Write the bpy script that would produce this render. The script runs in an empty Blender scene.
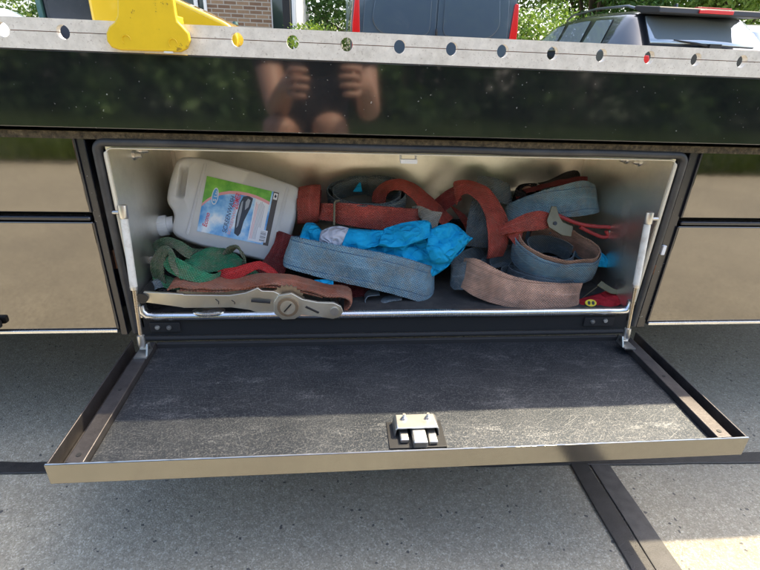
import bpy, bmesh, math, random
from mathutils import Vector, Matrix, noise
R = math.radians
scene = bpy.context.scene
random.seed(7)

# ------------------------------------------------------------------ camera
cam_d = bpy.data.cameras.new('camera'); cam_d.sensor_width = 36; cam_d.lens = 22.18
cam_d.clip_start = 0.004; cam_d.clip_end = 600
cam = bpy.data.objects.new('camera', cam_d); scene.collection.objects.link(cam)
MR = [[0.995521, -0.08735, 0.036169], [0.005065, 0.4313, 0.902194], [0.094406, 0.89797, -0.429811]]
CAM = Vector((-0.121, -0.7955, 0.746))
rot = Matrix(((MR[0][0], MR[1][0], -MR[2][0]), (MR[0][1], MR[1][1], -MR[2][1]), (MR[0][2], MR[1][2], -MR[2][2])))
cam.matrix_world = Matrix.Translation(CAM) @ rot.to_4x4()
scene.camera = cam

# ------------------------------------------------------------------ sky, sun, exposure
SUN = Vector((0.54, 0.345, 1.0)).normalized()
world = bpy.data.worlds.new('World'); scene.world = world; world.use_nodes = True
wn = world.node_tree
sky = wn.nodes.new('ShaderNodeTexSky'); sky.sky_type = 'NISHITA'; sky.sun_disc = False
sky.sun_elevation = math.asin(SUN.z); sky.sun_rotation = math.atan2(SUN.x, SUN.y)
sky.air_density = 1.0; sky.dust_density = 4.0; sky.ozone_density = 0.6
wn.links.new(sky.outputs[0], wn.nodes['Background'].inputs[0]); wn.nodes['Background'].inputs[1].default_value = 0.14
sl = bpy.data.lights.new('sun', 'SUN'); sl.energy = 2.35; sl.angle = R(0.53); sl.color = (1.0, 0.82, 0.55)
so = bpy.data.objects.new('sun', sl); scene.collection.objects.link(so)
so.rotation_euler = (-SUN).to_track_quat('-Z', 'Y').to_euler(); so.location = SUN * 20
scene.view_settings.view_transform = 'Standard'; scene.view_settings.look = 'None'
scene.view_settings.exposure = 2.0; scene.view_settings.gamma = 1.0
scene.view_settings.use_curve_mapping = False
scene.view_settings.use_white_balance = True; scene.view_settings.white_balance_temperature = 6300; scene.view_settings.white_balance_tint = 8
scene.cycles.max_bounces = 10; scene.cycles.diffuse_bounces = 5; scene.cycles.glossy_bounces = 6

# ------------------------------------------------------------------ helpers
def link(o, parent=None):
    scene.collection.objects.link(o)
    if parent is not None: o.parent = parent
    return o
def tag(o, label=None, cat=None, group=None, kind=None):
    for k, v in (('label', label), ('category', cat), ('group', group), ('kind', kind)):
        if v: o[k] = v
    return o
def empty(name, label, cat, loc=(0, 0, 0), rz=0, group=None):
    o = link(bpy.data.objects.new(name, None)); o.empty_display_size = .05
    o.location = loc; o.rotation_euler = (0, 0, rz)
    return tag(o, label, cat, group)

class MB:
    """collects shapes into one mesh"""
    def __init__(s): s.v = []; s.f = []; s.uv = {}
    def quad_strip(s, rings, closed=True, caps=True):
        b = len(s.v); n = len(rings[0])
        for r in rings: s.v += [tuple(p) for p in r]
        m = n if closed else n - 1
        for i in range(len(rings) - 1):
            for j in range(m):
                k = (j + 1) % n
                s.f.append((b + i*n + j, b + i*n + k, b + (i+1)*n + k, b + (i+1)*n + j))
        if caps and closed:
            s.f.append(tuple(b + j for j in reversed(range(n))))
            e = b + (len(rings) - 1)*n
            s.f.append(tuple(e + j for j in range(n)))
        return s
    def box(s, x0, x1, y0, y1, z0, z1):
        b = len(s.v)
        s.v += [(x0,y0,z0),(x1,y0,z0),(x1,y1,z0),(x0,y1,z0),(x0,y0,z1),(x1,y0,z1),(x1,y1,z1),(x0,y1,z1)]
        for q in ((3,2,1,0),(4,5,6,7),(0,1,5,4),(1,2,6,5),(2,3,7,6),(3,0,4,7)): s.f.append(tuple(b + i for i in q))
        return s
    def tube(s, pts, r, n=10, caps=True):
        pts = [Vector(p) for p in pts]; rr = r if isinstance(r, (list, tuple)) else [r]*len(pts)
        rings = []; up = None
        for i, p in enumerate(pts):
            d = (pts[min(i+1, len(pts)-1)] - pts[max(i-1, 0)]).normalized()
            if up is None: up = d.orthogonal().normalized()
            up = (up - d*up.dot(d)).normalized(); w = d.cross(up)
            rings.append([p + (up*math.cos(2*math.pi*j/n) + w*math.sin(2*math.pi*j/n))*rr[i] for j in range(n)])
        return s.quad_strip(rings, True, caps)
    def disc(s, c, axis, r, h, n=20, r2=None):
        c = Vector(c); a = Vector(axis).normalized()
        return s.tube([c, c + a*h], [r, r if r2 is None else r2], n)
    def prism(s, poly, origin, ux, uy, h):
        """poly (2d) on plane origin/ux/uy, extruded by vector h"""
        o = Vector(origin); ux = Vector(ux); uy = Vector(uy); h = Vector(h)
        r0 = [o + ux*a + uy*b for a, b in poly]
        if (ux.cross(uy)).dot(h) < 0: r0 = r0[::-1]
        return s.quad_strip([r0, [p + h for p in r0]])
    def build(s, name, mat, parent=None, smooth=False, bevel=0, seg=2, sub=0):
        me = bpy.data.meshes.new(name); me.from_pydata([tuple(p) for p in s.v], [], s.f); me.update()
        bm = bmesh.new(); bm.from_mesh(me); bmesh.ops.recalc_face_normals(bm, faces=bm.faces)
        if bevel:
            es = [e for e in bm.edges if len(e.link_faces) == 2 and e.calc_face_angle(0) > .5]
            res = bmesh.ops.bevel(bm, geom=es, offset=bevel, segments=seg, affect='EDGES', profile=.6, clamp_overlap=True)
            for f in bm.faces: f.smooth = smooth
            for f in res['faces']: f.smooth = True
        bm.to_mesh(me); bm.free()
        if smooth and not bevel:
            me.polygons.foreach_set('use_smooth', [True]*len(me.polygons))
            try: me.set_sharp_from_angle(angle=R(40))
            except Exception: pass
        me.materials.append(mat)
        o = link(bpy.data.objects.new(name, me), parent)
        if sub:
            m = o.modifiers.new('sub', 'SUBSURF'); m.levels = m.render_levels = sub
        return o

def catmull(P, step):
    """resample tuple-of-vectors list"""
    n = len(P); out = []
    for i in range(n - 1):
        p0, p1, p2, p3 = P[max(i-1, 0)], P[i], P[i+1], P[min(i+2, n-1)]
        k = max(2, int((p2[0] - p1[0]).length / step), int((p2[-1] - p1[-1]).length / step))
        for j in range(k):
            t = j / k; r = []
            for a, b, c, d in zip(p0, p1, p2, p3):
                r.append(.5*((2*b) + (c - a)*t + (2*a - 5*b + 4*c - d)*t*t + (3*b - a - 3*c + d)*t**3))
            out.append(tuple(r))
    out.append(tuple(P[-1])); return out

def ribbon(name, pairs, mat, parent=None, th=.0028, step=.008, wob=.0019, cup=0.0, seed=0):
    """a strap: pairs of edge points, smooth, with thickness, weave uv in metres"""
    P = [(Vector(a), Vector(b)) for a, b in pairs]
    S = catmull(P, step); K = 6; V = []; UV = []; F = []
    u = 0; prev = None; n = len(S)
    for i, (a, b) in enumerate(S):
        c = (a + b)/2
        if prev is not None: u += (c - prev).length
        prev = c
        an, bn = S[min(i+1, n-1)]; ap, bp = S[max(i-1, 0)]
        t = ((an + bn) - (ap + bp)).normalized(); w = (b - a); W = w.length
        nn = t.cross(w).normalized()
        for side in (1, -1):
            for k in range(K + 1):
                q = a + w*(k/K); s = k/K*2 - 1
                off = noise.noise(q*28 + Vector((seed*3.1, 0, 0)))*wob*2 + cup*(1 - s*s)
                edge = .55 if k in (0, K) else 1
                jit = (w/W)*noise.noise(Vector((u*90, seed*2.3 + (k > 2)*9, 0)))*.0012 if k in (0, K) else Vector((0, 0, 0))
                V.append(q + jit + nn*(off + side*th*.5*edge)); UV.append((u, s*W/2))
    m = 2*(K + 1)
    idx = list(range(K + 1)) + list(range(2*K + 1, K, -1))
    for i in range(n - 1):
        for j in range(m):
            a, b = idx[j], idx[(j+1) % m]
            F.append((i*m + a, i*m + b, (i+1)*m + b, (i+1)*m + a))
    F.append(tuple(reversed(idx))); F.append(tuple((n-1)*m + j for j in idx))
    me = bpy.data.meshes.new(name); me.from_pydata([tuple(p) for p in V], [], F); me.update()
    ul = me.uv_layers.new(name='UVMap')
    for l in me.loops: ul.data[l.index].uv = UV[l.vertex_index]
    bm = bmesh.new(); bm.from_mesh(me); bmesh.ops.recalc_face_normals(bm, faces=bm.faces); bm.to_mesh(me); bm.free()
    me.polygons.foreach_set('use_smooth', [True]*len(me.polygons))
    try: me.set_sharp_from_angle(angle=R(50))
    except Exception: pass
    me.materials.append(mat)
    return link(bpy.data.objects.new(name, me), parent)

def coil_pairs(c, axis, ru, rv, width, turns=1.0, start=0.0, gap=.006, n=26, flare=0.0):
    c = Vector(c); axis = Vector(axis).normalized(); ru = Vector(ru); rv = Vector(rv); out = []
    N = int(n*turns)
    for i in range(N + 1):
        t = start + 2*math.pi*turns*i/N
        for_r = 1 - gap*(i/n)/ru.length
        q = c + (ru*math.cos(t) + rv*math.sin(t))*for_r
        wob = noise.noise(q*14)*.010; q = q + (q - c).normalized()*noise.noise(q*19 + Vector((7, 0, 0)))*.008
        out.append((q + axis*(width/2 + wob) , q - axis*(width/2 - wob)))
    return out

# ------------------------------------------------------------------ materials
def mat(name, col, rough=.6, metal=0, spec=.5):
    m = bpy.data.materials.new(name); m.use_nodes = True
    b = m.node_tree.nodes['Principled BSDF']
    b.inputs['Base Color'].default_value = (*col, 1); b.inputs['Roughness'].default_value = rough
    b.inputs['Metallic'].default_value = metal; b.inputs['Specular IOR Level'].default_value = spec
    return m
class N:
    def __init__(s, m): s.m = m; s.t = m.node_tree; s.b = s.t.nodes['Principled BSDF']
    def new(s, ty, **kw):
        n = s.t.nodes.new(ty)
        for k, v in kw.items():
            if k in n.inputs.keys(): n.inputs[k].default_value = v
            else: setattr(n, k, v)
        return n
    def link(s, a, b): s.t.links.new(a, b)
    def coord(s, what='Object', scale=(1, 1, 1)):
        tc = s.new('ShaderNodeTexCoord'); mp = s.new('ShaderNodeMapping'); mp.inputs['Scale'].default_value = scale
        s.link(tc.outputs[what], mp.inputs[0]); return mp.outputs[0]
    def noise(s, co, scale, detail=4, rough=.6):
        n = s.new('ShaderNodeTexNoise'); n.inputs['Scale'].default_value = scale
        n.inputs['Detail'].default_value = detail; n.inputs['Roughness'].default_value = rough
        s.link(co, n.inputs['Vector']); return n.outputs[0]
    def ramp(s, f, *stops):
        r = s.new('ShaderNodeValToRGB'); e = r.color_ramp.elements
        while len(e) < len(stops): e.new(.5)
        for el, (p, c) in zip(e, stops):
            el.position = p; el.color = (*c, 1) if isinstance(c, (tuple, list)) else (c, c, c, 1)
        s.link(f, r.inputs[0]); return r.outputs[0]
    def mix(s, f, a, b, mode='MIX'):
        n = s.new('ShaderNodeMix', data_type='RGBA', blend_type=mode)
        for i, x in ((0, f), (6, a), (7, b)):
            if hasattr(x, 'is_linked') or hasattr(x, 'links'): s.link(x, n.inputs[i])
            elif i == 0: n.inputs[0].default_value = x
            else: n.inputs[i].default_value = (*x, 1)
        return n.outputs[2]
    def math(s, op, a, b=None):
        n = s.new('ShaderNodeMath', operation=op)
        for i, x in enumerate((a, b)):
            if x is None: continue
            if hasattr(x, 'links'): s.link(x, n.inputs[i])
            else: n.inputs[i].default_value = x
        return n.outputs[0]
    def bump(s, h, strength=.3, dist=.002):
        n = s.new('ShaderNodeBump'); n.inputs['Strength'].default_value = strength; n.inputs['Distance'].default_value = dist
        s.link(h, n.inputs['Height']); s.link(n.outputs[0], s.b.inputs['Normal']); return n
    def col(s, x): s.link(x, s.b.inputs['Base Color'])
    def rough(s, x): s.link(x, s.b.inputs['Roughness'])

def webbing(name, c, dirt=(.16, .14, .11), amount=.5, stripe=None):
    m = mat(name, c, .85, 0, .25); n = N(m)
    tc = n.new('ShaderNodeTexCoord'); sp = n.new('ShaderNodeSeparateXYZ'); n.link(tc.outputs['UV'], sp.inputs[0])
    u, v = sp.outputs[0], sp.outputs[1]
    co = n.coord('Object')
    su = n.math('SINE', n.math('MULTIPLY', u, 2*math.pi/.0058)); sv = n.math('SINE', n.math('MULTIPLY', v, 2*math.pi/.0050))
    weave = n.math('MULTIPLY', su, sv)
    big = n.noise(co, 14, 5, .65); fine = n.noise(co, 160, 3, .7)
    dk = tuple(x*.5 for x in c); lt = tuple(min(1, x*1.4 + .02) for x in c)
    base = n.mix(n.ramp(big, (.32, 0), (.7, 1)), dk, lt)
    base = n.mix(n.math('MULTIPLY', n.math('ADD', n.math('MULTIPLY', weave, .5), .5), .58), base, tuple(x*.38 for x in c))
    edge = n.math('GREATER_THAN', n.math('ABSOLUTE', n.math('SUBTRACT', n.math('ABSOLUTE', v), .0245)), .0011)
    base = n.mix(edge, tuple(x*.6 for x in (stripe or c)), base)
    d = n.math('MULTIPLY', n.ramp(n.noise(co, 26, 7, .76), (.44, 0), (.62, 1)), amount)
    base = n.mix(d, base, dirt)
    base = n.mix(n.math('MULTIPLY', n.ramp(fine, (.55, 0), (.75, 1)), .35), base, tuple(min(1, x*1.5 + .05) for x in dirt))
    worn = n.math('MULTIPLY', n.ramp(n.noise(n.coord('UV', (6, 120, 1)), 1.0, 3, .6), (.56, 0), (.74, 1)), .35)
    base = n.mix(worn, base, tuple(min(1, x*1.25 + .13) for x in c))
    n.col(base)
    n.bump(n.math('ADD', weave, n.math('MULTIPLY', fine, 1.6)), .8, .0014)
    m.node_tree.nodes['Principled BSDF'].inputs['Sheen Weight'].default_value = .0
    return m

def steel(name, c, rough, grain=(1, 1, 1), gs=60, rvar=.12, bump=.05, dirt=0.0, dirtc=(.09, .075, .055), wave=0.0):
    m = mat(name, c, rough, 1); n = N(m); co = n.coord('Object', grain)
    g = n.noise(co, gs, 4, .6); co2 = n.coord('Object'); big = n.noise(co2, 7, 5, .6)
    n.rough(n.math('ADD', n.math('MULTIPLY', n.math('ADD', g, n.math('MULTIPLY', big, 1.0)), rvar), rough - rvar))
    if dirt:
        d = n.math('MULTIPLY', n.ramp(n.noise(co2, 11, 7, .72), (.45, 0), (.75, 1)), dirt)
        n.col(n.mix(d, c, dirtc)); n.link(n.math('SUBTRACT', 1.0, n.math('MULTIPLY', d, .8)), n.b.inputs['Metallic'])
    h = n.math('ADD', n.math('MULTIPLY', g, .12), n.math('MULTIPLY', n.noise(co2, 5, 2, .5), wave))
    n.bump(h, bump, .002)
    return m

M = {}
M['web_red'] = webbing('red_webbing', (.50, .085, .06), (.14, .09, .07), .35)
M['web_brightred'] = webbing('bright_red_webbing', (.62, .03, .028), (.2, .05, .04), .12)
M['web_darkred'] = webbing('dark_red_webbing', (.24, .03, .03), (.10, .06, .05), .3)
M['web_blue'] = webbing('faded_blue_webbing', (.22, .37, .47), (.27, .26, .22), .55, (.12, .26, .42))
M['web_grey'] = webbing('grey_blue_webbing', (.16, .21, .24), (.22, .20, .17), .5)
M['web_tan'] = webbing('dirty_tan_webbing', (.66, .38, .26), (.17, .13, .10), .5)
M['web_green'] = webbing('green_webbing', (.04, .27, .13), (.17, .16, .10), .55)
M['web_greendirty'] = webbing('dirty_green_webbing', (.09, .17, .09), (.21, .19, .14), .85)
M['web_orange'] = webbing('orange_webbing', (.46, .15, .08), (.22, .17, .13), .45)
M['web_beige'] = webbing('beige_webbing', (.45, .41, .34), (.25, .22, .17), .5)
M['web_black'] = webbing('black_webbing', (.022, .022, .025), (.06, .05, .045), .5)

def asphalt():
    m = mat('asphalt', (.2, .18, .15), .8, 0, .4); n = N(m); co = n.coord('Object')
    vo = n.new('ShaderNodeTexVoronoi'); vo.inputs['Scale'].default_value = 430; n.link(co, vo.inputs['Vector'])
    vo2 = n.new('ShaderNodeTexVoronoi'); vo2.inputs['Scale'].default_value = 240; n.link(co, vo2.inputs['Vector'])
    sp = n.new('ShaderNodeSeparateXYZ'); n.link(vo.outputs['Color'], sp.inputs[0])
    st = n.ramp(sp.outputs[0], (0, (.29, .265, .20)), (.35, (.355, .325, .25)), (.75, (.41, .375, .295)), (1, (.56, .53, .44)))
    st2 = n.ramp(n.noise(co, 70, 6, .75), (.3, .72), (.7, 1.2))
    c = n.mix(1.0, st, st2, 'MULTIPLY')
    sp2 = n.new('ShaderNodeSeparateXYZ'); n.link(vo2.outputs['Color'], sp2.inputs[0])
    c = n.mix(n.math('GREATER_THAN', sp2.outputs[1], .993), c, (.09, .087, .083))
    c = n.mix(n.math('MULTIPLY', n.ramp(n.noise(co, 2.2, 5, .6), (.4, 0), (.7, 1)), .35), c, (.18, .165, .14))
    c = n.mix(n.math('MULTIPLY', n.ramp(n.noise(co, 17, 6, .8), (.5, 0), (.72, 1)), .3), c, (.20, .18, .14))
    c = n.mix(n.math('MULTIPLY', n.ramp(n.noise(co, 34, 5, .8), (.62, 0), (.75, 1)), .4), c, (.55, .52, .44))
    n.col(c)
    n.rough(n.ramp(sp.outputs[1], (0, .5), (1, .85)))
    h = n.math('ADD', n.math('MULTIPLY', vo.outputs['Distance'], -1.0), n.math('MULTIPLY', n.noise(co, 300, 3), .6))
    n.bump(h, .4, .0022)
    return m
M['asphalt'] = asphalt()
def tar(name, c, rough):
    m = mat(name, c, rough, 0, .6); n = N(m); co = n.coord('Object')
    n.col(n.mix(n.ramp(n.noise(co, 60, 6, .7), (.35, 0), (.7, 1)), tuple(x*.7 for x in c), tuple(x*1.5 for x in c)))
    n.rough(n.math('ADD', n.math('MULTIPLY', n.noise(co, 120, 4, .7), .35), rough - .15))
    n.bump(n.noise(co, 420, 4, .7), .5, .002); return m
M['tar'] = tar('bitumen', (.028, .026, .026), .42)
M['tar_worn'] = tar('worn_bitumen', (.055, .052, .052), .45)
def paint(name, c, rough=.18, dust=.06, dustc=(.2, .19, .16)):
    m = mat(name, c, rough, 0, .68); n = N(m); co = n.coord('Object')
    sp = n.ramp(n.noise(co, 210, 2, .5), (.735, 0), (.76, 1))
    d = n.ramp(n.noise(co, 9, 6, .7), (.4, 0), (.8, dust))
    c1 = n.mix(d, c, dustc)
    n.col(n.mix(n.math('MULTIPLY', sp, .5), c1, (.55, .55, .5)))
    n.rough(n.math('ADD', n.math('MULTIPLY', n.noise(co, 18, 5, .7), .05), rough - .025))
    n.bump(n.noise(co, 3.5, 2, .5), .04, .01)
    return m
M['black_paint'] = paint('black_gloss_paint', (.010, .0115, .012), .06, .05); M['black_paint'].node_tree.nodes['Principled BSDF'].inputs['IOR'].default_value = 1.75
M['navy_paint'] = paint('navy_black_paint', (.008, .010, .017), .25, .06)
def galv():
    m = mat('galvanised_steel', (.7, .67, .6), .6, 0, .5); n = N(m); co = n.coord('Object')
    c = n.mix(n.ramp(n.noise(co, 45, 6, .7), (.3, 0), (.72, 1)), (.58, .54, .47), (.83, .785, .70))
    sp = n.ramp(n.noise(co, 330, 3, .6), (.62, 0), (.70, 1))
    c = n.mix(n.math('MULTIPLY', sp, .55), c, (.28, .21, .15))
    c = n.mix(n.math('MULTIPLY', n.ramp(n.noise(co, 6, 6, .75), (.52, 0), (.75, 1)), .5), c, (.30, .25, .18))
    n.col(c); n.bump(n.noise(co, 260, 4, .7), .25, .0012); return m
M['galv'] = galv()
M['mirror_steel'] = steel('polished_stainless', (.19, .180, .168), .05, (1, 1, 1), 40, .03, .07, .22, (.17, .15, .12), 1.3)
M['brushed'] = steel('brushed_box_sheet', (.86, .84, .77), .37, (1, 1, 40), 22, .12, .12, .30, (.30, .28, .22), .3)
M['door_edge'] = steel('worn_stainless_edge', (.20, .20, .19), .15, (14, 1, 1), 30, .10, .08, .18, (.16, .13, .09), .3)
M['lip_steel'] = steel('bright_lip_steel', (.66, .67, .68), .26, (30, 1, 1), 30, .1, .06, .25, (.08, .08, .08), .2)
M['zinc'] = steel('zinc_plated_steel', (.66, .65, .62), .36, (1, 1, 1), 60, .12, .1, .3, (.22, .2, .17), .2)
M['chrome_rod'] = steel('rod_steel', (.52, .45, .36), .25, (1, 1, 20), 50, .1, .06, .45, (.16, .085, .045), .2)
def door_panel():
    m = mat('scratched_door_sheet', (.14, .14, .14), .36, .4); n = N(m); co = n.coord('Object')
    big = n.noise(co, 9, 7, .72); fine = n.noise(co, 420, 3, .7)
    c = n.mix(n.ramp(big, (.35, 0), (.7, 1)), (.030, .036, .046), (.056, .062, .072))
    c = n.mix(n.math('MULTIPLY', n.ramp(fine, (.5, 0), (.72, 1)), .5), c, (.24, .238, .235))
    tot = None
    for k, (rotz, sx, sy, thr) in enumerate(((.3, 20, 800, .66), (-.55, 16, 760, .67), (1.25, 24, 800, .68), (.02, 8, 900, .67), (2.3, 30, 700, .68), (.15, 5, 650, .72), (-.25, 6, 700, .72))):
        tc = n.new('ShaderNodeTexCoord'); mp = n.new('ShaderNodeMapping'); mp.inputs['Rotation'].default_value = (0, 0, rotz); mp.inputs['Location'].default_value = (k*3.7, k*1.9, 0)
        n.link(tc.outputs['Object'], mp.inputs[0]); m2 = n.new('ShaderNodeMapping'); m2.inputs['Scale'].default_value = (sx, sy, 1); n.link(mp.outputs[0], m2.inputs[0])
        x = n.ramp(n.noise(m2.outputs[0], 1.0, 2, .5), (thr, 0), (thr + .03, 1)); tot = x if tot is None else n.math('MAXIMUM', tot, x)
    scuff = n.math('MULTIPLY', n.ramp(n.noise(n.coord('Object', (1, 3.2, 1)), 9, 7, .78), (.56, 0), (.78, 1)), .6)
    scr = n.math('MAXIMUM', n.math('MULTIPLY', tot, .13), n.math('MULTIPLY', scuff, n.ramp(fine, (.35, 0), (.65, 1))))
    c = n.mix(scr, c, (.55, .56, .57)); n.col(c)
    n.link(n.math('SUBTRACT', .82, n.math('MULTIPLY', scr, .35)), n.b.inputs['Metallic'])
    n.rough(n.math('ADD', n.math('MULTIPLY', big, .16), .45))
    n.bump(n.math('ADD', fine, n.math('MULTIPLY', n.noise(co, 130, 4, .7), .8)), .35, .0012); return m
M['door_panel'] = door_panel()
M['door_strip'] = mat('door_side_strip', (.19, .165, .16), .45, .75); _n = N(M['door_strip']); _n.col(_n.mix(_n.ramp(_n.noise(_n.coord(), 16, 7, .75), (.35, 0), (.7, 1)), (.06, .055, .057), (.125, .115, .113))); _n.bump(_n.noise(_n.coord(), 260, 4, .7), .3, .001)
M['rubber'] = mat('rubber_seal', (.035, .035, .036), .5)
_n = N(M['rubber']); _n.bump(_n.noise(_n.coord(), 60, 4, .6), .12, .002); _n.col(_n.mix(_n.ramp(_n.noise(_n.coord(), 12, 6, .7), (.4, 0), (.75, 1)), (.03, .03, .031), (.075, .072, .068)))
M['mat_floor'] = mat('rubber_floor_mat', (.035, .034, .035), .75)
_n = N(M['mat_floor']); _n.bump(_n.noise(_n.coord(), 190, 5, .7), .4, .002); _n.col(_n.mix(_n.ramp(_n.noise(_n.coord(), 15, 7, .75), (.4, 0), (.75, 1)), (.028, .027, .028), (.085, .078, .07)))
M['cream'] = mat('cream_edge_strip', (.72, .66, .52), .5)
M['grime'] = mat('grimy_foam_strip', (.09, .07, .045), .95)
_n = N(M['grime']); _n.col(_n.ramp(_n.noise(_n.coord(), 130, 6, .8), (.35, (.02, .017, .013)), (.55, (.10, .08, .05)), (.75, (.24, .20, .13)))); _n.bump(_n.noise(_n.coord(), 220, 4), .8, .004)
M['dark'] = mat('dark_underbody', (.018, .018, .019), .8)
M['rust'] = mat('rusty_metal', (.16, .08, .045), .85)
_n = N(M['rust']); _n.col(_n.ramp(_n.noise(_n.coord(), 45, 6, .75), (.3, (.05, .03, .02)), (.6, (.2, .09, .04)), (.8, (.3, .2, .12))))
def yellow(name, c, marks=True):
    m = mat(name, c, .42, 0, .5); n = N(m); co = n.coord()
    x = n.mix(n.ramp(n.noise(co, 14, 5, .65), (.35, 0), (.7, 1)), tuple(t*.86 for t in c), c)
    if marks: x = n.mix(n.math('MULTIPLY', n.ramp(n.noise(co, 42, 5, .8), (.60, 0), (.64, 1)), .7), x, (.20, .10, .02)); x = n.mix(n.math('MULTIPLY', n.ramp(n.noise(co, 11, 7, .8), (.55, 0), (.75, 1)), .35), x, (.35, .24, .04))
    n.col(x); n.bump(n.noise(co, 150, 3), .1, .001); return m
M['yellow'] = yellow('chipped_yellow_paint', (.83, .56, .012))
M['white_plastic'] = mat('white_plastic', (.75, .76, .77), .4)
M['strut_white'] = mat('cream_strut_paint', (.70, .67, .60), .38)
_n = N(M['strut_white']); _n.col(_n.mix(_n.ramp(_n.noise(_n.coord(), 35, 6, .75), (.5, 0), (.72, .6)), (.72, .70, .63), (.35, .28, .2)))
M['black_plastic'] = mat('black_plastic', (.015, .015, .016), .45)
def hdpe():
    m = mat('translucent_plastic', (.62, .61, .58), .38, 0, .4); b = m.node_tree.nodes['Principled BSDF']
    b.inputs['Subsurface Weight'].default_value = .4; b.inputs['Subsurface Radius'].default_value = (.02, .02, .018); b.inputs['Subsurface Scale'].default_value = .6
    b.inputs['Transmission Weight'].default_value = .12
    n = N(m); n.col(n.mix(n.ramp(n.noise(n.coord(), 12, 5, .6), (.35, 0), (.75, 1)), (.82, .815, .80), (.70, .695, .67))); return m
M['hdpe'] = hdpe()
def cloth(name, c, scale=900):
    m = mat(name, c, .75, 0, .3); n = N(m); co = n.coord()
    n.col(n.mix(n.ramp(n.noise(co, 24, 5, .65), (.35, 0), (.72, 1)), tuple(x*.8 for x in c), c))
    vo = n.new('ShaderNodeTexVoronoi', feature='DISTANCE_TO_EDGE'); vo.inputs['Scale'].default_value = 38
    wv = n.new('ShaderNodeMix', data_type='VECTOR'); wv.inputs[0].default_value = .12; n.link(co, wv.inputs[4]); nz_ = n.new('ShaderNodeTexNoise'); nz_.inputs['Scale'].default_value = 14; n.link(co, nz_.inputs['Vector']); n.link(nz_.outputs['Color'], wv.inputs[5]); n.link(wv.outputs[1], vo.inputs['Vector'])
    cre = n.ramp(vo.outputs['Distance'], (0, 1), (.22, .25), (.6, 0))
    n.bump(n.math('ADD', n.math('MULTIPLY', cre, 1.6), n.math('ADD', n.math('MULTIPLY', n.noise(co, 70, 4, .6), .6), n.math('MULTIPLY', n.noise(co, scale, 2), .35))), .75, .0035); return m
M['blue_cloth'] = cloth('bright_blue_cloth', (.014, .43, .80))
M['white_cloth'] = cloth('white_patch_cloth', (.70, .70, .78))
M['ratchet'] = steel('ratchet_zinc_cream', (.70, .66, .55), .42, (1, 1, 1), 70, .12, .2, .75, (.50, .46, .36), .2)
M['rusty_drum'] = steel('rusty_drum_steel', (.45, .36, .26), .45, (1, 1, 1), 70, .15, .3, .7, (.2, .12, .06), .2)
M['khaki_metal'] = steel('dirty_fitting_steel', (.20, .18, .12), .5, (1, 1, 1), 60, .12, .2, 1.0, (.10, .09, .055), .2)
M['red_plastic'] = mat('red_plastic', (.42, .05, .05), .45)
M['red_fabric'] = cloth('red_fabric', (.50, .02, .03))
M['print_yellow'] = mat('print_yellow', (.8, .6, .02), .5)
M['print_black'] = mat('print_black', (.02, .02, .02), .5)

# ------------------------------------------------------------------ ground
g = MB()
g.quad_strip([[(-260, -260, 0), (260, -260, 0)], [(-260, 260, 0), (260, 260, 0)]], False, False)
tag(g.build('ground', M['asphalt']), kind='structure')
def sheet(name, poly, z, m, th=.004):
    return tag(MB().prism(poly, (0, 0, z), (1, 0, 0), (0, 1, 0), (0, 0, th)).build(name, m, bevel=.0012, seg=1), kind='structure')
def wavy(x0, y0, x1, y1, w, n=40, amp=.002, along='x'):
    a = []; b = []
    for i in range(n + 1):
        t = i/n; x = x0 + (x1-x0)*t; y = y0 + (y1-y0)*t
        e1 = noise.noise(Vector((x*9, y*9, 1.7)))*amp; e2 = noise.noise(Vector((x*9, y*9, 5.1)))*amp
        if along == 'x': a.append((x, y + e1)); b.append((x, y + w + e2))
        else: a.append((x + e1, y)); b.append((x + w + e2, y))
    return a + b[::-1]
sheet('paving_joint_band', wavy(-2.4, -.018, 2.4, -.189, .029, 240, .004), .0005, M['tar'])
sheet('paving_joint_band', wavy(.3635, -2.2, .3635, -.1135, .039, 160, .003, 'y'), .0005, M['tar'])
sheet('paving_joint_band', wavy(.4060, -2.2, .4060, -.1165, .043, 160, .003, 'y'), .0005, M['tar_worn'], .003)

# ------------------------------------------------------------------ flatbed transporter
truck = empty('flatbed_transporter', 'black flatbed car transporter with perforated steel rail and an open stainless side toolbox', 'transporter', (0, .6, 0))
TI = truck.location.copy()
def part(mb, name, m, parent=None, **kw):
    o = mb.build(name, m, None, **kw); o.parent = parent or truck
    if parent is None: o.matrix_parent_inverse = Matrix.Translation(-TI)
    return o
XL = 2.6
PITCH, HX0, HR = .0785, .0541, .0088
ZM = .7674
def rail_half(up):
    z1 = .7838 if up else .7452; zm = ZM + (.0005 if up else -.0005); s = 1 if up else -1
    poly = [(-XL, zm)]
    k0 = math.ceil((-XL + .03 - HX0)/PITCH); k = k0
    while HX0 + k*PITCH < XL - .03:
        xc = HX0 + k*PITCH
        for j in range(11):
            a = math.pi*(1 - j/10); poly.append((xc + HR*math.cos(a), zm + s*HR*math.sin(a)))
        k += 1
    poly += [(XL, zm), (XL, z1), (-XL, z1)]
    return MB().prism(poly, (0, -.023, 0), (1, 0, 0), (0, 0, 1), (0, .011, 0))
part(rail_half(True), 'rail_plate', M['galv']); part(rail_half(False), 'rail_plate', M['galv'])
sf = MB(); k = math.ceil((-XL + .03 - HX0)/PITCH)
while HX0 + (k + 1)*PITCH < XL - .03:
    sf.box(HX0 + k*PITCH + HR + .0005, HX0 + (k + 1)*PITCH - HR - .0005, -.0222, -.0125, ZM - .0006, ZM + .0006); k += 1
part(sf, 'seam_filler', M['rust'])
part(MB().box(-XL, XL, -.020, -.014, .6396, .7446), 'fascia_panel', M['black_paint'], bevel=.0015)
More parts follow.
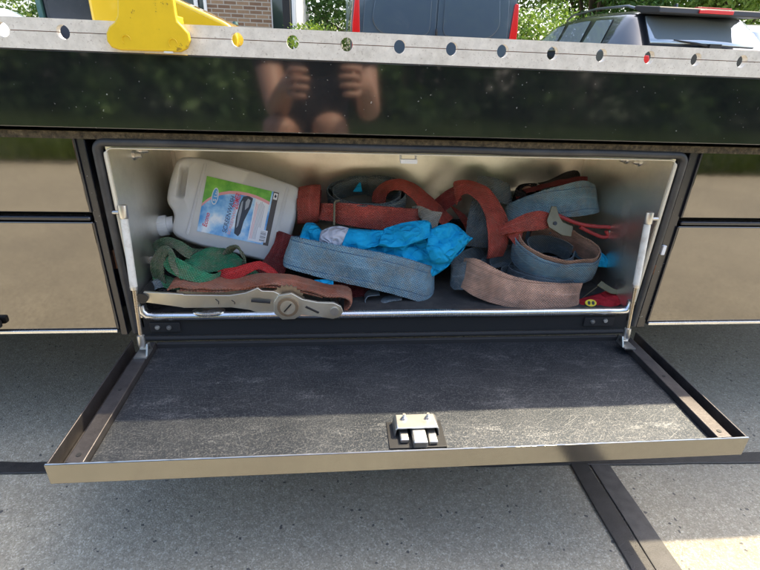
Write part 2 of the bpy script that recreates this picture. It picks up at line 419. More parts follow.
part(MB().box(-XL, XL, -.0138, 2.1, .665, .735), 'deck', M['dark'])
part(MB().box(-XL, XL, 2.1, 2.112, .64, .783), 'fascia_panel', M['black_paint'])
part(MB().box(-XL, XL, .55, .65, .42, .66).box(-XL, XL, 1.45, 1.55, .42, .66), 'chassis_beam', M['dark'])
part(MB().box(-XL, XL, -.002, .012, .621, .6325), 'foam_strip', M['grime'])
def wheel_mesh(r, w, inner=.62):
    t = MB(); prof = [(inner*r, -w/2), (.93*r, -w/2), (r, -w*.36), (r, w*.36), (.93*r, w/2), (inner*r, w/2)]
    rings = [[(rr*math.cos(a), y, rr*math.sin(a)) for rr, y in prof] for a in [2*math.pi*i/36 for i in range(37)]]
    t.quad_strip(rings, True, False)
    c = MB(); c.tube([(0, -w*.38, 0), (0, w*.38, 0)], inner*r*1.01, 30)
    for i in range(5):
        a = 2*math.pi*i/5; d = Vector((math.cos(a), 0, math.sin(a))); q = Vector((-d.z, 0, d.x))
        for s in (-1, 1):
            c.prism([(-.035*r/.3, .1*r), (.035*r/.3, .1*r), (.028*r/.3, inner*r*.97), (-.028*r/.3, inner*r*.97)], (0, s*w*.39, 0), q, d, (0, s*.02, 0))
    return t, c
for wx in (-1.95, 1.95):
    for wy in (.35, 1.75):
        t, c = wheel_mesh(.30, .2)
        w = t.build('wheel', M['rubber'], truck, smooth=True); w.location = Vector((wx, wy, .30)) - TI
        c.build('rim', M['zinc'], w)

# side cabinets with mirror drawers left and right of the toolbox
for s in (-1, 1):
    xa, xb = s*.5275, s*1.6
    x0, x1 = min(xa, xb), max(xa, xb)
    part(MB().box(x0 + (.004 if s > 0 else 0), x1 - (0 if s > 0 else .004), .022, .45, .285, .628), 'cabinet', M['navy_paint'])
    for (z0, z1) in ((.5015, .6305), (.2775, .4850)):
        d = part(MB().box(x0, x1, 0, .020, z0, z1), 'drawer_front', M['mirror_steel'], bevel=.0022)
        e = MB()
        xe = xa + s*.0004
        e.box(min(xe, xe - s*.003), max(xe, xe - s*.003), -.0012, .018, z0 + .001, z1 - .001)
        e.build('edge_trim', M['navy_paint'], d)
        if z0 < .4:
            MB().box(x0, x1, -.003, .02, z0 - .0075, z0 - .0008).build('edge_trim', M['lip_steel'], d, bevel=.0012)
    part(MB().box(x0 + .002, x1 - .002, -.001, .021, .4875, .4945), 'drawer_lip', M['navy_paint'], bevel=.002)
MB().box(-.76, -.722, -.016, -.0035, .288, .302).build('handle', M['black_plastic'], bpy.data.objects['drawer_front.001'], bevel=.003)
# posts beside the opening
part(MB().box(-.5255, -.5125, .002, .06, .262, .634), 'post', M['navy_paint'], bevel=.0015)
part(MB().box(.5070, .5255, .003, .06, .262, .634), 'post', M['navy_paint'], bevel=.0015)
part(MB().box(-.5125, -.5015, .05, .06, .262, .634), 'post', M['dark'])
part(MB().box(-.512, -.502, .012, .045, .395, .43), 'bracket', M['rust'])
part(MB().box(.5045, .5068, .0, .02, .385, .405), 'bracket', M['rust'])
part(MB().box(.5065, .5135, -.004, .003, .428, .447), 'tag', M['white_plastic'], bevel=.001)

# toolbox shell
XI, YB, ZT, ZF = .481, .302, .6065, .2980
box = part(MB().box(-XI - .003, -XI, .004, YB, ZF - .02, ZT + .003).box(XI, XI + .003, .004, YB, ZF - .02, ZT + .003)
           .box(-XI - .003, XI + .003, YB, YB + .003, ZF - .02, ZT + .003).box(-XI, XI, .004, YB, ZT, ZT + .003), 'toolbox_shell', M['brushed'])
MB().box(-XI, XI, .006, YB, ZF - .01, ZF).build('floor_mat', M['mat_floor'], box)
lip = [(-XI + .001, .004, .325), (-XI + .002, .003, .312), (-XI + .010, .002, .3035), (-XI + .025, .002, .302)]
lip += [(x*.1, .002, .302 + .0006*math.sin(x*2.1)) for x in range(-4, 5)] + [(-a, b, c) for a, b, c in lip[::-1]]
MB().tube(lip, .0078, 12).build('sill_lip', M['lip_steel'], box, smooth=True)
MB().box(-.492, .492, .004, .009, .258, .298).build('sill_face', M['dark'], box)
for x0, x1 in ((-.470, -.415), (.388, .452)):
    pl = MB().box(x0, x1, .000, .0035, .268, .2885).build('hinge_plate', M['dark'], box, bevel=.001)
for x, z in ((-.456, .279), (-.435, .278), (.406, .279), (.433, .281)):
    MB().disc((x, .0, z), (0, -1, 0), .0048, .0025, 14, .004).disc((x, -.0025, z), (0, -1, 0), .0018, .0006, 8).build('rivet', M['zinc'], box, smooth=True)
for x, y, z, s in ((-XI, .10, .579, 1), (-XI, .135, .582, 1), (XI, .10, .586, -1), (XI, .145, .582, -1)):
    b = MB().disc((x, y, z), (s, 0, 0), .0095, .004, 16, .008).disc((x + s*.004, y, z), (s, 0, 0), .0062, .010, 14, .0048)
    b.build('bolt', M['zinc'], box, smooth=True)
for s in (-1, 1):
    MB().box(s*XI - (.007 if s > 0 else 0), s*XI + (0 if s > 0 else .007), YB - .004, YB, ZF, ZT).build('corner_seam', M['brushed'], box)
# seal frame round the opening
def rrect_path(hx, zt, zb, r, y):
    p = [(-hx, y, zb)]
    p += [(-hx, y, zb + (zt - r - zb)*i/6) for i in range(1, 6)]
    for i in range(9):
        a = math.pi - i*math.pi/16; p.append((-hx + r + r*math.cos(a), y, zt - r + r*math.sin(a)))
    p += [(-hx + r + (2*hx - 2*r)*i/14, y, zt) for i in range(1, 14)]
    return p + [(-a, b, c) for a, b, c in p[:15][::-1]]
path = rrect_path(.4960, .6165, .270, .014, .000)
path = [Vector(p) + Vector((noise.noise(Vector(p)*9)*.001, 0, noise.noise(Vector(p)*7 + Vector((4, 0, 0)))*.0012)) for p in path]
part(MB().tube(path, .0066, 12), 'seal_frame', M['rubber'], smooth=True)
part(MB().tube([p + Vector((0, .007, 0)) for p in path], .0078, 12), 'seal_frame', M['rubber'], smooth=True)
cp = rrect_path(.4845, .6072, .318, .012, .0015)
part(MB().tube(cp, [.0030 if (abs(p[0]) > .478 and p[2] < .6) else .0012 for p in cp], 8), 'edge_bead', M['cream'], smooth=True)
part(MB().box(-.503, -.486, .010, .014, .262, .622).box(.486, .503, .010, .014, .262, .622).box(-.503, .503, .010, .014, .608, .623), 'opening_frame', M['navy_paint'])
st = MB()
st.tube([(-.008, .03, .606), (-.008, .022, .594), (-.006, .020, .592), (.017, .020, .592), (.019, .022, .594), (.019, .03, .606)], .0022, 8)
st.box(-.0085, .0205, .016, .023, .5895, .5965)
part(st, 'striker_loop', M['white_plastic'])

# ------------------------------------------------------------------ drop door
def dz(y): return .256 + .0222*y
def dbox(mb, x0, x1, y0, y1, a, b):
    """box between depths a..b below the rim, following the door's slight fall"""
    k = len(mb.v); mb.box(x0, x1, y0, y1, 0, 1)
    for i in range(k, k + 8):
        x, y, z = mb.v[i]; mb.v[i] = (x, y, dz(y) + (a if z == 0 else b))
    return mb
DX, DY = .5050, -.303
door = part(dbox(dbox(dbox(MB(), -DX, -DX + .0026, DY + .002, -.006, -.031, 0), DX - .0026, DX, DY + .002, -.006, -.031, 0), -DX + .003, DX - .003, DY + .003, -.006, -.030, -.026), 'drop_door', M['door_strip'], bevel=.0006, seg=1)
dbox(MB(), -DX - .0005, DX + .0005, DY - .002, DY + .0012, -.0335, .0008).build('front_edge', M['door_edge'], door, bevel=.0007)
def plate_mesh():
    nx, ny = 60, 22; mb = MB(); rows = []
    for j in range(ny + 1):
        y = -.016 + (DY + .0014 + .016)*j/ny
        rows.append([(-.4575 + .915*i/nx, y, dz(y) - .0130 + noise.noise(Vector((i*.13, j*.2, 3)))*.0010) for i in range(nx + 1)])
    return mb.quad_strip(rows, False, False)
dp = plate_mesh().build('door_panel', M['door_panel'], door, smooth=True)
for s in (-1, 1):
    xs = sorted((s*.4585, s*.4825))
    q = dbox(MB(), xs[0], xs[1], DY + .003, -.012, -.025, -.0012).build('side_strip', M['door_strip'], door, bevel=.0015)
    MB().disc((s*.470, -.287, dz(-.287) - .0012), (0, 0, 1), .0035, .0008, 14).build('screw_hole', M['black_plastic'], q)
    MB().disc((s*.470, -.150, dz(-.150) - .0012), (0, 0, 1), .0028, .0008, 14).build('screw_hole', M['black_plastic'], q)
dbox(MB(), -.458, .458, -.0155, -.008, -.026, -.004).build('rear_strip', M['dark'], door, bevel=.001)
MB().tube([(-.49, -.003, .2565), (.49, -.003, .2565)], .0046, 10).build('hinge_rod', M['dark'], door, smooth=True)
# worn bright line along the front edge
MB().tube([(-.5045 + 1.009*i/120, DY - .0004 + .0003*noise.noise(Vector((i*.9, 0, 0))), dz(DY) + .0007) for i in range(121)], [max(.00035, .0009 + .0009*noise.noise(Vector((i*.55, 3, 0)))) for i in range(121)], 6).build('worn_rim', M['zinc'], door, smooth=True)
# latch
L0 = dz(-.26) - .0128
lat = MB()
lat.prism([(-.035, 0), (-.033, .0145), (-.030, .0175), (.030, .0175), (.033, .0145), (.035, 0), (.0325, 0), (.031, .013), (.0285, .0150), (-.0285, .0150), (-.031, .013), (-.0325, 0)], (0, -.264, L0), (1, 0, 0), (0, 0, 1), (0, .030, 0))
lt = lat.build('latch_housing', M['zinc'], door, bevel=.0008, seg=1)
MB().box(-.0322, .0322, -.237, -.2345, L0, L0 + .0145).build('back_plate', M['black_plastic'], lt)
MB().box(-.044, .042, -.2875, -.232, L0 - .0004, L0 + .0016).build('base_plate', M['black_plastic'], lt, bevel=.0006)
MB().box(-.009, .012, -.290, -.245, L0 + .002, L0 + .0135).build('latch_tongue', M['zinc'], lt, bevel=.002)
MB().box(-.027, -.014, -.279, -.250, L0 + .002, L0 + .009).build('latch_tongue', M['zinc'], lt, bevel=.002)
MB().box(.0155, .0285, -.284, -.250, L0 + .002, L0 + .008).build('latch_tongue', M['zinc'], lt, bevel=.002)
for x in (-.018, .019):
    MB().tube([(x, -.243, L0 + .0175), (x, -.243, L0 + .026)], .0022, 10).tube([(x, -.243, L0 + .0175), (x, -.243, L0 + .0205)], .0042, 6).build('latch_bolt', M['zinc'], lt)

# gas struts
def strut(T, B, s):
    T, B = Vector(T), Vector(B); d = (B - T); g = part(MB().tube([T, T + d*.56], .0062, 16), 'gas_strut', M['strut_white'], smooth=True)
    MB().tube([T + d*.55, B], .0036, 12).build('rod', M['chrome_rod'], g, smooth=True)
    MB().tube([T - d*.055, T - d*.048, T + d*.035, T + d*.045], [.0055, .0078, .0078, .0064], 14).build('end_fitting', M['zinc'], g, smooth=True)
    MB().tube([T, T + Vector((s*.018, 0, 0))], .0035, 10).build('ball_stud', M['zinc'], g, smooth=True)
    MB().tube([T + d*.54, T + d*.565], [.0068, .0062], 14).build('end_cap', M['zinc'], g, smooth=True)
    MB().tube([B - d*.085, B - d*.08, B - d*.0, B + d*.012], [.0045, .0066, .0066, .005], 12).build('end_fitting', M['zinc'], g, smooth=True)
    br = MB(); x = B.x; y = B.y; z = dz(y) - .001
    br.box(x - .010, x + .012, y - .020, y + .012, z, z + .003)
    br.prism([(-.014, 0), (.010, 0), (.006, .017), (-.004, .019)], (x - s*.009, y, z + .002), (0, 1, 0), (0, 0, 1), (-s*.003, 0, 0))
    br.tube([(x - s*.012, y, z + .011), (x + s*.004, y, z + .011)], .003, 8)
    br.build('strut_bracket', M['zinc'], g)
    return g
strut((-.4745, -.001, .5030), (-.4685, -.048, .2700), -1)
strut((.4610, -.001, .5000), (.4530, -.048, .2700), 1)

# ------------------------------------------------------------------ yellow bracket hooked on the rail
yb = empty('rail_bracket', 'yellow painted steel bracket with rounded foot hooked over the rail', 'bracket', (-.378, -.035, .745))
yp = [(-0.4099,-0.0350,0.8152), (-0.4147,-0.0350,0.7906), (-0.4203,-0.0350,0.7820), (-0.4286,-0.0350,0.7763), (-0.4338,-0.0350,0.7682), (-0.4349,-0.0350,0.7584), (-0.4305,-0.0350,0.7506), (-0.4192,-0.0350,0.7476), (-0.3789,-0.0350,0.7479), (-0.3381,-0.0350,0.7484), (-0.3287,-0.0350,0.7526), (-0.3228,-0.0350,0.7628), (-0.3235,-0.0350,0.7727), (-0.3302,-0.0350,0.7803), (-0.3367,-0.0350,0.7867), (-0.3375,-0.0350,0.7963), (-0.3379,-0.0350,0.8185)]
bx, bz = yb.location.x, yb.location.z
poly = [(p[0] - bx, p[2] - bz) for p in yp]
top = [(poly[0][0] + .006, poly[0][1] + .07), (poly[-1][0] - .006, poly[-1][1] + .07)]
MB().prism([top[0]] + poly + [top[1]], (0, 0, 0), (1, 0, 0), (0, 0, 1), (0, .010, 0)).build('face_plate', M['yellow'], yb, bevel=.0025)
MB().box(top[0][0], top[1][0], .0102, .060, .040, .050).build('hook_plate', M['yellow'], yb, bevel=.002)
MB().box(top[0][0], top[1][0], .048, .060, -.005, .0398).build('hook_plate', M['yellow'], yb, bevel=.002)
for px, pz in ((-.030, .016), (.032, .014)):
    MB().tube([(px + .006*math.cos(a), -.0006, pz + .006*math.sin(a)) for a in [i*.5 for i in range(9)]], .0007, 6).build('weld_mark', M['yellow'], yb)
MB().box(.018, .030, -.0007, .002, .0016, .0036).build('worn_chip', M['white_plastic'], yb)

# ------------------------------------------------------------------ jerrycan of screenwash
CA, CU, CV, CN = Vector((-.4484, .13, .4147)), Vector((.9622, 0, -.2724)), Vector((.2476, .4166, .8747)), Vector((.1135, -.9091, .4009))
can = empty('jerrycan', 'translucent white plastic jerrycan of screenwash lying tilted in the left of the toolbox', 'jerrycan', CA)
def cpt(u, v, h=0): return CU*u + CV*v + CN*h
def rounded(poly, r, n=5):
    out = []; m = len(poly)
    for i in range(m):
        a, b, c = Vector(poly[i-1]), Vector(poly[i]), Vector(poly[(i+1) % m])
        d1 = (a - b); d2 = (c - b); k = min(r, d1.length*.45, d2.length*.45)
        p, q = b + d1.normalized()*k, b + d2.normalized()*k
        for j in range(n + 1):
            t = j/n; out.append(tuple((1-t)**2*p + 2*t*(1-t)*b + t*t*q))
    return out
outl = rounded([(-.006, .002), (.040, -.006), (.215, -.003), (.227, .020), (.229, .110), (.226, .168), (.130, .174), (.010, .171), (-.030, .160), (-.034, .110), (-.030, .064), (-.008, .046)], .020)
hole = rounded([(-.0185, .140), (-.003, .142), (.003, .083), (-.011, .079)], .007, 4)
def body_rings(ol, depth, inset):
    c = Vector((.10, .085)); rings = []
    prof = [(-depth, .93), (-depth + .004, .968), (-depth + .012, .993), (-depth + .025, 1), (-.025, 1), (-.012, .993), (-.004, .968), (0, .93)]
    for h, s in prof:
        rings.append([cpt(*(c + (Vector(p) - c)*s), h) for p in ol])
    return rings
# shell with a through handle hole (bmesh boolean-free: outer wall rings + front/back faces with hole)
def can_body():
    bm = bmesh.new(); rings = body_rings(outl, .085, .01); R_ = []
    for r in rings: R_.append([bm.verts.new(p) for p in r])
    n = len(outl)
    for i in range(len(R_) - 1):
        for j in range(n): bm.faces.new((R_[i][j], R_[i][(j+1) % n], R_[i+1][(j+1) % n], R_[i+1][j]))
    hs = []
    c = Vector((-.0075, .111))
    for h, s in ((-.022, .70), (-.016, .88), (-.005, 1.0), (0, 1.22)):
        hs.append([bm.verts.new(cpt(*(c + (Vector(p) - c)*s), h)) for p in hole])
    m = len(hole)
    for i in range(len(hs) - 1):
        for j in range(m): bm.faces.new((hs[i][j], hs[i+1][j], hs[i+1][(j+1) % m], hs[i][(j+1) % m]))
    bm.faces.new(hs[0]); bm.faces.new(R_[0])
    es = []
    for ring in (R_[-1], hs[-1]):
        for j in range(len(ring)): es.append(bm.edges.get((ring[j], ring[(j+1) % len(ring)])))
    bmesh.ops.triangle_fill(bm, edges=es, use_beauty=True)
    bmesh.ops.recalc_face_normals(bm, faces=bm.faces)
    me = bpy.data.meshes.new('can_body'); bm.to_mesh(me); bm.free()
    me.polygons.foreach_set('use_smooth', [True]*len(me.polygons)); me.set_sharp_from_angle(angle=R(50))
    me.materials.append(M['hdpe']); return link(bpy.data.objects.new('can_body', me), can)
can_body()
for k, (u0, u1) in enumerate(((.193, .200), (.024, .030))):
    MB().prism(rounded([(u0, .010), (u1, .010), (u1, .160), (u0, .160)], .003, 2), cpt(0, 0, -.0005), CU, CV, CN*.0016).build('moulded_rib', M['hdpe'], can, bevel=.0007, seg=1)
cd = (CU*-.9 + CV*-.42).normalized()
cc = cpt(-.008, .026, -.030)
cap = MB().tube([cc, cc + cd*.012, cc + cd*.013, cc + cd*.030, cc + cd*.033], [.0165, .0165, .0205, .0200, .0175], 28).build('screw_cap', M['white_plastic'], can, smooth=True)
for i in range(28):
    a = 2*math.pi*i/28; e1 = cd.orthogonal().normalized(); e2 = cd.cross(e1); d = e1*math.cos(a) + e2*math.sin(a)
    MB().tube([cc + cd*.015 + d*.0200, cc + cd*.030 + d*.0197], .0008, 5).build('ridge', M['white_plastic'], cap)
# printed label: base sheet and flat print, text reads along the can's width
LB = [(.0435, .0223), (.1865, .0289), (.1816, .1426), (.0357, .1358)]
def lab(s, t):
    a = Vector(LB[0]).lerp(Vector(LB[1]), s); b = Vector(LB[3]).lerp(Vector(LB[2]), s); return tuple(a.lerp(b, t))
def flat(name, poly, m, h, parent):
    pts = [lab(*p) for p in poly]
    return MB().prism(pts, cpt(0, 0, h), CU, CV, CN*.00025).build(name, m, parent)
M['lab_sky'] = mat('label_sky_print', (.5, .7, .9), .35); _n = N(M['lab_sky'])
_n.col(_n.ramp(_n.noise(_n.coord(), 26, 4, .55), (.38, (.08, .32, .72)), (.52, (.36, .62, .88)), (.66, (.85, .90, .95))))
M['lab_green'] = mat('label_green_print', (.15, .5, .03), .35); _n = N(M['lab_green'])
_n.col(_n.ramp(_n.noise(_n.coord(), 40, 4, .6), (.3, (.08, .33, .02)), (.7, (.26, .62, .06))))
for k, c in (('pink', (.80, .36, .36)), ('red', (.72, .05, .10)), ('blue', (.10, .38, .75)), ('white', (.82, .82, .84)), ('brown', (.07, .05, .035)), ('black', (.03, .035, .05)), ('grey', (.45, .45, .48)), ('ink', (.08, .10, .2)), ('sheen', (.35, .38, .42))):
    M['lab_' + k] = mat('label_%s_print' % k, c, .35)
label = flat('label', [(0, 0), (1, 0), (1, 1), (0, 1)], M['lab_sky'], .0008, can)
arc = [(0, .50), (.06, .60), (.13, .69), (.22, .77), (.33, .83), (.45, .86), (.58, .87), (.70, .86), (.80, .835), (.90, .80)]
flat('green_field', [(0, 1), *arc, (.90, 1)], M['lab_green'], .0011, label)
flat('arc_band', arc + [(a, b - .055) for a, b in arc[::-1]], M['lab_pink'], .0013, label)
flat('size_badge', [(.155 + .045*math.cos(a), .68 + .155*math.sin(a)) for a in [i*math.pi/12 for i in range(24)]], M['lab_white'], .0015, label)
flat('size_badge', [(.155 + .036*math.cos(a), .68 + .135*math.sin(a)) for a in [i*math.pi/12 for i in range(24)]], M['lab_blue'], .0017, label)
flat('car_picture', [(.50, .10), (.485, .4), (.50, .66), (.53, .79), (.60, .82), (.665, .79), (.655, .62), (.60, .35), (.585, .12), (.56, .06)], M['lab_black'], .0013, label)
flat('car_picture', [(.515, .2), (.505, .45), (.52, .68), (.54, .72), (.545, .5), (.535, .25)], M['lab_sheen'], .0015, label)
flat('car_picture', [(.585, .55), (.575, .70), (.60, .77), (.635, .75), (.625, .62)], M['lab_sheen'], .0015, label)
flat('text_panel', [(.70, .03), (.90, .03), (.90, .80), (.83, .815), (.70, .84)], M['lab_white'], .0011, label)
for i in range(7):
    s = .722 + i*.019; flat('text_line', [(s, .30 if i > 4 else .07), (s + .007, .30 if i > 4 else .07), (s + .007, .74 + .03*math.sin(i*5)), (s, .74 + .03*math.sin(i*5))], M['lab_pink'] if i < 2 else M['lab_grey'], .0013, label)
flat('end_band', [(.925, 0), (1, 0), (1, 1), (.925, 1)], M['lab_brown'], .0013, label)
flat('barcode_field', [(.845, .05), (.955, .05), (.955, .27), (.845, .27)], M['lab_white'], .0015, label)
for i in range(9):
    t = .065 + i*.021; flat('barcode_bar', [(.86, t), (.94, t), (.94, t + (.006 if i % 3 else .012)), (.86, t + (.006 if i % 3 else .012))], M['lab_black'], .0017, label)
flat('hazard_mark', [(.935, .86), (.99, .86), (.99, .98), (.935, .98)], M['lab_white'], .0015, label)
flat('hazard_mark', [(.945, .92), (.9625, .885), (.98, .92), (.9625, .965)], M['lab_black'], .0017, label)
def text(name, s, ln, h_, pos, m, h, parent, shear=0.0):
    """lettering running along +v with its up towards -u; ln = length of the line in metres"""
    cu = bpy.data.curves.new(name, 'FONT'); cu.body = s; cu.size = 1; cu.shear = shear; cu.extrude = 0
    cu.offset = .012
    t = bpy.data.objects.new(name, cu); scene.collection.objects.link(t)
    bpy.context.view_layer.update()
    me = bpy.data.meshes.new_from_object(t.evaluated_get(bpy.context.evaluated_depsgraph_get()))
    bpy.data.objects.remove(t); bpy.data.curves.remove(cu)
    xs = [v.co.x for v in me.vertices]; ys = [v.co.y for v in me.vertices]
    kx = ln/(max(xs) - min(xs)); ky = h_/(max(ys) - min(ys)); o0 = lab(*pos)
    for v in me.vertices:
        a = (v.co.x - min(xs))*kx; b = (v.co.y - min(ys))*ky
        v.co = cpt(o0[0] - b, o0[1] + a, h)
    me.materials.clear(); me.materials.append(m); me.name = name
    return link(bpy.data.objects.new(name, me), parent)
text('lettering', '5 Ltr', .023, .0062, (.178, .585), M['lab_white'], .00205, label)
text('lettering', 'Econo', .030, .0105, (.125, .10), M['lab_white'], .0015, label, .2)
text('lettering', 'Econo', .029, .0090, (.120, .105), M['lab_red'], .0018, label, .2)
text('lettering', 'SCREENWASH', .078, .0090, (.395, .07), M['lab_ink'], .0016, label, .2)
text('lettering', 'SCREENWASH', .070, .0060, (.450, .05), M['lab_pink'], .0014, label, .2)
text('lettering', 'ZOMER', .033, .0110, (.485, .53), M['lab_red'], .0018, label, .2)

# ------------------------------------------------------------------ straps and loose things in the toolbox
def strap(name, label, m, *runs, cat='strap', th=.0028, group=None, **kw):
    """runs: lists of edge pairs; several runs of one strap are layers of the same thing"""
    a = Vector(runs[0][0][0]); e = empty(name, label, cat, (0, 0, 0), 0, group)
    lo = min((Vector(p) for r in runs for q in r for p in q), key=lambda p: p.z)
    e.location = lo
    for i, r in enumerate(runs):
        mm = m[i % len(m)] if isinstance(m, (list, tuple)) else m
        o = ribbon('webbing', r, mm, None, th=th, seed=i + len(name), **kw); o.parent = e; o.matrix_parent_inverse = Matrix.Translation(-lo)
    return e
def shift(run, d): d = Vector(d); return [(Vector(a) + d, Vector(b) + d) for a, b in run]

# faded blue strap across the front
fb = [((0.0855,0.1600,0.3452), (0.0912,0.1450,0.2977)), ((0.0872,0.1150,0.3571), (0.0897,0.1000,0.2950)), ((0.0717,0.0830,0.3685), (0.0640,0.0660,0.2934)), ((0.0419,0.0730,0.3817), (0.0257,0.0570,0.3078)), ((-0.0227,0.0680,0.4011), (-0.0396,0.0520,0.3292)),
      ((-0.1120,0.0700,0.4171), (-0.1301,0.0540,0.3510)), ((-0.1838,0.0760,0.4291), (-0.2025,0.0610,0.3698)), ((-0.2042,0.0900,0.4292), (-0.2223,0.0760,0.3719)), ((-0.2085,0.1150,0.4213), (-0.2216,0.1000,0.3705)), ((-0.1886,0.1450,0.4107), (-0.1996,0.1300,0.3670)), ((-0.0894,0.1650,0.3949), (-0.0960,0.1500,0.3495)), ((0.0553,0.1650,0.3672), (0.0561,0.1500,0.3203))]
strap('folded_strap', 'faded blue webbing strap folded flat in front of the blue cloth', M['web_blue'], fb, shift(fb[1:9], (0, .007, -.003)), shift(fb[1:8], (.004, .013, -.004)), cup=.001)
# green knotted strap
gm, gd = M['web_green'], M['web_greendirty']
strap('knotted_strap', 'green webbing strap knotted up below the jerrycan cap', [gm, gd, gd, gm, gd, gm, gm],
      [((-0.4327,0.0900,0.3619), (-0.4130,0.0700,0.3534)), ((-0.4024,0.0900,0.3876), (-0.3967,0.0600,0.3706)), ((-0.3726,0.1000,0.4006), (-0.3691,0.0600,0.3663)), ((-0.3442,0.1100,0.3969), (-0.3445,0.0750,0.3618)), ((-0.3269,0.1150,0.3819), (-0.3281,0.0900,0.3617)), ((-0.3055,0.1200,0.3622), (-0.3113,0.1000,0.3484))],
      [((-0.4857,0.1200,0.3905), (-0.4734,0.1150,0.3731)), ((-0.4733,0.1100,0.4113), (-0.4542,0.1000,0.3920)), ((-0.4456,0.1000,0.4233), (-0.4342,0.0850,0.4063)), ((-0.4225,0.0950,0.4170), (-0.4212,0.0800,0.3958)), ((-0.4033,0.1000,0.4006), (-0.4055,0.0850,0.3833)), ((-0.3864,0.1200,0.3907), (-0.3937,0.1100,0.3751))],
      [((-0.4664,0.0600,0.3411), (-0.4427,0.0500,0.3415)), ((-0.4726,0.0600,0.3708), (-0.4439,0.0450,0.3711)), ((-0.4628,0.0620,0.4009), (-0.4367,0.0480,0.4005)), ((-0.4421,0.0580,0.4206), (-0.4261,0.0420,0.4110)), ((-0.4239,0.0500,0.4178), (-0.4294,0.0380,0.4046)), ((-0.4133,0.0450,0.3937), (-0.4259,0.0350,0.3858)), ((-0.3972,0.0450,0.3647), (-0.4077,0.0320,0.3562))],
      [((-0.4344,0.0550,0.4058), (-0.4441,0.0500,0.3916)), ((-0.4140,0.0450,0.4017), (-0.4319,0.0380,0.3763)), ((-0.3925,0.0400,0.3896), (-0.4058,0.0300,0.3654)), ((-0.3713,0.0420,0.3743), (-0.3753,0.0280,0.3579)), ((-0.3537,0.0500,0.3665), (-0.3591,0.0350,0.3545)), ((-0.3417,0.0650,0.3683), (-0.3478,0.0500,0.3517))],
      [((-0.3469,0.1000,0.3879), (-0.3293,0.1100,0.3883)), ((-0.3306,0.0950,0.4048), (-0.3147,0.1000,0.3987)), ((-0.3120,0.0900,0.4089), (-0.3026,0.0850,0.3961)), ((-0.3019,0.0800,0.3938), (-0.2983,0.0750,0.3810)), ((-0.3089,0.0850,0.3682), (-0.2986,0.0900,0.3616))],
      [((-0.4762,0.0750,0.3685), (-0.4674,0.0550,0.3477)), ((-0.4485,0.0600,0.3602), (-0.4450,0.0400,0.3420)), ((-0.4166,0.0550,0.3518), (-0.4144,0.0400,0.3376)), ((-0.3850,0.0600,0.3450), (-0.3827,0.0450,0.3328))],
      [((-0.3193,0.1000,0.3484), (-0.3211,0.0800,0.3330)), ((-0.2950,0.1000,0.3528), (-0.2934,0.0800,0.3329)), ((-0.2712,0.1000,0.3483), (-0.2698,0.0800,0.3305))], wob=.003, step=.005, th=.0042)
# red bits between can and blue strap
strap('red_strap_tail', 'short bright red webbing tail curling beside the green strap', M['web_brightred'],
      [((-0.3495,0.0650,0.3662), (-0.3452,0.0500,0.3409)), ((-0.3369,0.0620,0.3717), (-0.3282,0.0450,0.3496)), ((-0.3133,0.0600,0.3768), (-0.3037,0.0500,0.3579)), ((-0.2918,0.0700,0.3810), (-0.2856,0.0600,0.3661)), ((-0.2692,0.0750,0.3831), (-0.2698,0.0600,0.3725)), ((-0.2479,0.0700,0.3745), (-0.2560,0.0550,0.3683)), ((-0.2289,0.0650,0.3550), (-0.2391,0.0500,0.3533)), ((-0.2117,0.0600,0.3375), (-0.2258,0.0450,0.3404))], wob=.002)
strap('red_strap', 'dark red webbing strap squeezed between jerrycan corner and folded blue strap', M['web_darkred'],
      [((-0.2436,0.1600,0.4162), (-0.2077,0.1500,0.4088)), ((-0.2480,0.1350,0.3986), (-0.2107,0.1250,0.3892)), ((-0.2633,0.1150,0.3754), (-0.2183,0.1050,0.3639)), ((-0.2830,0.1000,0.3528), (-0.2304,0.0900,0.3369)), ((-0.2958,0.0950,0.3326), (-0.2348,0.0800,0.3121))])
# long-handled ratchet with orange webbing, lying on the sill
rt = empty('ratchet_tensioner', 'long-handled zinc ratchet tensioner with dirty orange webbing lying on the sill', 'ratchet', (-0.3006,0.0040,0.3230))
RO = Vector(rt.location)
def rloc(p): return tuple(Vector(p) - RO)
def rpoly(pts, y, th): # outline in the plane of the plates
    return MB().prism([(p[0] - RO.x, p[2] - RO.z) for p in pts], (0, y - RO.y, 0), (1, 0, 0), (0, 0, 1), (0, th, 0))
hp = [(-0.4688,0.0040,0.3536), (-0.4009,0.0040,0.3486), (-0.3993,0.0040,0.3470), (-0.3168,0.0040,0.3453), (-0.2873,0.0040,0.3503), (-0.2646,0.0040,0.3605), (-0.2577,0.0040,0.3542), (-0.2358,0.0040,0.3530), (-0.2233,0.0040,0.3456), (-0.2150,0.0040,0.3264), (-0.2255,0.0040,0.3049), (-0.2356,0.0040,0.2940), (-0.2538,0.0040,0.3030), (-0.2829,0.0040,0.3142), (-0.3156,0.0040,0.3199), (-0.4031,0.0040,0.3198), (-0.4048,0.0040,0.3207), (-0.4690,0.0040,0.3320)]
rpoly(hp, .000, .006).build('handle_plate', M['ratchet'], rt, bevel=.0008, seg=1)
rpoly(hp, .054, .0035).build('handle_plate', M['ratchet'], rt, bevel=.0008, seg=1)
